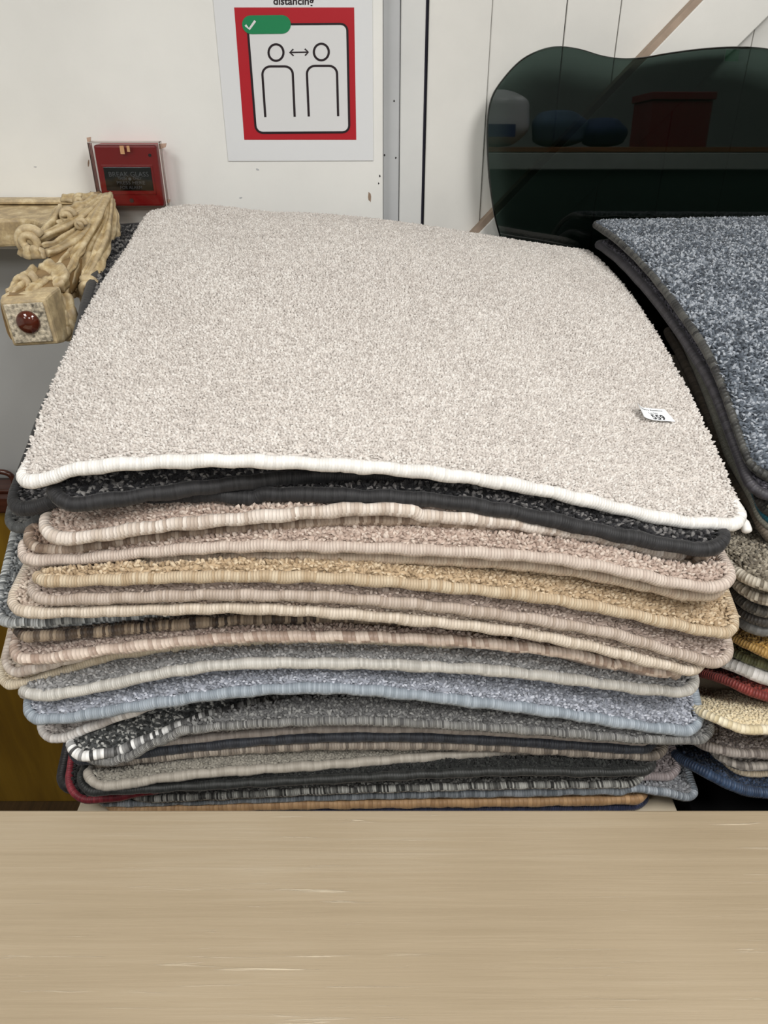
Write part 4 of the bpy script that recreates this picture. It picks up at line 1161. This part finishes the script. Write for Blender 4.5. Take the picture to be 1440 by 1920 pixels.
def scroll(px, py, Y, R, r, turns=1.6, rot=0, flip=1, name='scroll'):
    c = np.array(W3(px, py, Y)); Q = []
    for t in np.linspace(0, 1, 34):
        a = rot+flip*t*turns*2*math.pi
        q = R*(1-.72*t)
        Q.append((c[0]+q*math.cos(a), c[1]-.010*t, c[2]+q*math.sin(a)))
    mm = MB(); mm.tube(Q, list(np.linspace(r, r*.8, 34)), 8)
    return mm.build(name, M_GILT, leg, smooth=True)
strand([(203, 367, 1.150), (188, 400, 1.085), (163, 446, 1.040), (138, 485, 1.000), (118, 514, .965)], .006, .007, rm=.0078)
strand([(199, 367, 1.150), (178, 404, 1.085), (147, 446, 1.035), (112, 468, 1.005), (88, 474, .990)], .005, .0058, rm=.0078)
strand([(193, 367, 1.150), (165, 398, 1.090), (126, 424, 1.050), (90, 440, 1.030), (66, 450, 1.020)], .005, .0055, rm=.0078)
strand([(186, 367, 1.155), (160, 384, 1.110), (136, 394, 1.090), (118, 400, 1.080)], .004, .006, rm=.007)
strand([(178, 367, 1.175), (158, 372, 1.160), (140, 374, 1.155), (118, 372, 1.160)], .005, .006, rm=.008)
strand([(205, 368, 1.150), (196, 412, 1.090), (178, 462, 1.045), (156, 500, 1.010), (146, 520, 1.000)], .005, .007, rm=.008)
strand([(207, 370, 1.150), (204, 420, 1.08), (190, 470, 1.02), (172, 505, .98), (158, 540, .955)], .005, .0058, rm=.0078)
strand([(209, 374, 1.150), (211, 415, 1.110), (207, 440, 1.095), (200, 456, 1.085)], .0045, .006, rm=.007)
strand([(211, 380, 1.160), (216, 410, 1.130), (217, 430, 1.115), (214, 441, 1.110)], .004, .005, rm=.006)
strand([(204, 448, 1.060), (192, 484, 1.010), (180, 514, .975), (172, 538, .955)], .005, .008, rm=.007)
strand([(112, 390, 1.090), (102, 412, 1.070), (86, 432, 1.050), (72, 446, 1.035)], .007, .006, rm=.0075)
strand([(40, 470, 1.015), (60, 474, 1.000), (84, 474, .990)], .007, .007, rm=.009)
strand([(140, 516, .995), (134, 538, .985), (140, 552, .985)], .006, .007)
strand([(150, 520, 1.005), (148, 545, .995), (150, 552, .995)], .006, .007)
for pts_ in ([(160, 455, 1.030), (136, 496, .985), (114, 528, .952)], [(152, 478, 1.020), (140, 512, .985), (130, 546, .962)], [(128, 474, 1.000), (108, 500, .972), (94, 520, .950)],
             [(201, 367, 1.152), (183, 402, 1.090), (155, 447, 1.042), (126, 478, 1.005), (106, 496, .985)],
             [(196, 367, 1.152), (171, 401, 1.092), (136, 436, 1.046), (102, 455, 1.020), (80, 462, 1.008)],
             [(190, 367, 1.156), (163, 391, 1.104), (131, 409, 1.074), (108, 420, 1.060)],
             [(204, 368, 1.152), (192, 406, 1.092), (171, 454, 1.046), (148, 494, 1.008), (134, 518, .985)],
             [(206, 369, 1.152), (200, 416, 1.085), (184, 466, 1.02), (164, 504, .985), (152, 532, .965)],
             [(208, 372, 1.152), (208, 418, 1.106), (199, 456, 1.080), (186, 486, 1.062), (178, 508, 1.050)]):
    strand(pts_, .0035, .0035, rm=.0050)
scroll(57, 452, 1.018, .0165, .0062, 1.7, .4, 1)
scroll(168, 540, .948, .0115, .0058, 1.6, 2.2, -1)
scroll(213, 438, 1.105, .0075, .0040, 1.4, 1.5, -1)
scroll(128, 404, 1.070, .0085, .0045, 1.5, 0, 1)
scroll(152, 420, 1.050, .006, .0038, 1.3, 0, 1)
scroll(150, 376, 1.150, .007, .004, 1.4, 1, 1)
# lower pointed part of the knee
m = MB(); Q = spline([W3(176, 500, 1.03), W3(168, 550, .99), W3(160, 588, .965)], 14)
m.tube(Q, list(np.linspace(.026, .003, 14)), 12); m.build('knee_drop', M_GILT, leg, smooth=True)
# ankle leaf over the foot
strand([(66, 506, .965), (52, 520, .935), (36, 535, .915), (16, 552, .895)], .007, .006)
strand([(84, 500, .965), (108, 512, .950), (118, 524, .930), (112, 536, .915)], .009, .008, rm=.012)
strand([(60, 520, .93), (40, 536, .905), (24, 552, .885)], .006, .005, rm=.008)
strand([(92, 524, .93), (70, 538, .905), (54, 552, .885)], .006, .005, rm=.008)
scroll(48, 530, .915, .013, .005, 1.5, 1.0, -1)
strand([(118, 540, .930), (124, 565, .915), (132, 592, .905), (134, 612, .900)], .006, .008, rm=.009)
strand([(110, 545, .925), (112, 575, .905), (116, 600, .895), (118, 622, .890)], .006, .008, rm=.008)
scroll(126, 618, .900, .010, .006, 1.4, 1.4, -1)
# foot block with its square end
pc = np.array(W3(57, 603, .866)); hs = .0262
fb = MB()
def block(yc, hx, hz, tw=.06):
    return [(pc[0]+hx*a*math.cos(tw)-hz*b*math.sin(tw), yc, pc[2]+hx*a*math.sin(tw)+hz*b*math.cos(tw)) for a, b in ((-1,-1),(1,-1),(1,1),(-1,1))]
V_ = block(.862, hs, hs)+block(.876, hs+.003, hs+.003)+block(.900, hs+.003, hs+.003)+block(.915, hs-.004, hs-.004)
fb.add(V_, [(0, 1, 2, 3), (15, 14, 13, 12)]+[(l*4+k, l*4+(k+1) % 4, (l+1)*4+(k+1) % 4, (l+1)*4+k) for l in range(3) for k in range(4)])
fo = fb.build('foot_block', M_GILT, leg, bevel=.003)
m = MB(); V_ = block(.8595, hs-.004, hs-.004)+block(.8635, hs-.004, hs-.004)
m.add(V_, [(0, 1, 2, 3), (7, 6, 5, 4)]+[(k, (k+1) % 4, (k+1) % 4+4, k+4) for k in range(4)])
m.build('square_end', M_SILVER, fo, bevel=.001)
m = MB(); V_ = []
kc = np.array(W3(52, 605, .858)); Rk = .0135
for i in range(7):
    a = i/6*math.pi/2*.97
    V_ += [(kc[0]+Rk*math.cos(a)*math.cos(t), .8598-.008*math.sin(a), kc[2]+Rk*math.cos(a)*math.sin(t)) for t in np.linspace(0, 2*math.pi, 25)[:-1]]
m.add(V_, [(i*24+k, i*24+(k+1) % 24, (i+1)*24+(k+1) % 24, (i+1)*24+k) for i in range(6) for k in range(24)]+[tuple(6*24+k for k in range(24)), tuple(range(24))[::-1]])
m.build('button', M_KNOB, fo, smooth=True)

# ------------------------------------------------------------------ things behind the viewer, mirrored in the glass
RY = -1.25
M_RACK = wood_mat('orange_pine', (120, 78, 44), (146, 98, 58), (168, 118, 74), (3, 60, 60), .5)
M_RAIL = plain('grey_green_cloth', (176, 186, 180), .8, noise=.1)
M_SOFA = plain('dark_green_cloth', (46, 64, 57), .85, noise=.2, nscale=60)
rk = tag(empty('shelf_rack', (.95, RY, 0)), 'pine shelf rack with dark green hanging behind the viewer', 'shelf')
m = MB(); m.box(.25, 2.0, RY-.40, RY, 1.395, 1.415); m.build('shelf_board', M_RACK, rk, bevel=.002)
m = MB(); m.box(.25, 2.0, RY-.012, RY+.004, 1.325, 1.392); m.build('front_rail', M_RAIL, rk, bevel=.004)
m = MB(); m.box(.27, 1.98, RY-.03, RY-.015, .12, 1.324); m.build('hanging', M_SOFA, rk)
for xx in (.25, 1.95):
    for yy in (RY-.40, RY-.08):
        m = MB(); m.box(xx, xx+.05, yy, yy+.05, 0, 1.394); m.build('post', M_RACK, rk, bevel=.002)
def lump(cx, cy, cz, rx, ry, rz, seed, n=18, k=26, e=2.6):
    r_ = np.random.default_rng(seed); ph = r_.uniform(0, 6.28, 6)
    V_ = []
    for i in range(n+1):
        a = -math.pi/2+math.pi*i/n
        for j in range(k):
            b = 2*math.pi*j/k
            f = 1+.06*math.sin(3*b+ph[0]+2*a)+.05*math.sin(5*b+ph[1])*math.cos(2*a+ph[2])+.04*math.sin(7*a+ph[3])
            ca = abs(math.cos(a))**(2/e)*f
            V_.append((cx+rx*ca*abs(math.cos(b))**(2/e)*np.sign(math.cos(b)), cy+ry*ca*abs(math.sin(b))**(2/e)*np.sign(math.sin(b)), cz+rz*(1+np.sign(math.sin(a))*abs(math.sin(a))**(2/e))))
    mm = MB(); mm.add(V_, [(i*k+j, i*k+(j+1) % k, (i+1)*k+(j+1) % k, (i+1)*k+j) for i in range(n) for j in range(k)])
    return mm
o = tag(lump(.50, RY-.17, 1.4155, .14, .14, .115, 3).build('plastic_bag', plain('white_film', (214, 214, 218), .35), smooth=True), 'full white plastic bag with blue print on the rack behind the viewer', 'bag')
mm = MB(); mm.box(.43, .57, RY-.033, RY-.026, 1.455, 1.505); mm.build('blue_print', plain('blue_print', (28, 36, 110), .5), o)
for i, (cx, rx, rz, c, l) in enumerate(((.78, .12, .075, (74, 96, 120), 'pale blue cushion beside the white bag on the rack'), (.98, .10, .06, (44, 62, 96), 'darker blue cushion further along the rack'))):
    tag(lump(cx, RY-.17, 1.4155, rx, .12, rz, 11+i).build('cushion', plain('blue_cushion_cloth', c, .85, noise=.2), smooth=True), l, 'cushion', 'cushions on the rack behind the viewer')
m = MB(); m.box(1.16, 1.42, RY-.34, RY-.06, 1.4155, 1.60); m.box(1.15, 1.43, RY-.35, RY-.05, 1.60, 1.63)
tag(m.build('red_box', plain('red_card', (112, 36, 38), .6), bevel=.003), 'red lidded box on the rack behind the viewer', 'box')
sg = tag(empty('exit_sign', (2.55, -4.09, 2.0)), 'green and white exit sign on the wall behind the viewer', 'sign')
m = MB(); m.box(2.50, 2.60, -4.0995, -4.085, 2.02, 2.16); m.build('white_plate', plain('sign_white', (235, 240, 245), .4), sg)
m = MB(); m.box(2.50, 2.60, -4.0849, -4.080, 2.02, 2.095); m.build('green_plate', plain('sign_green', (40, 170, 90), .4), sg)
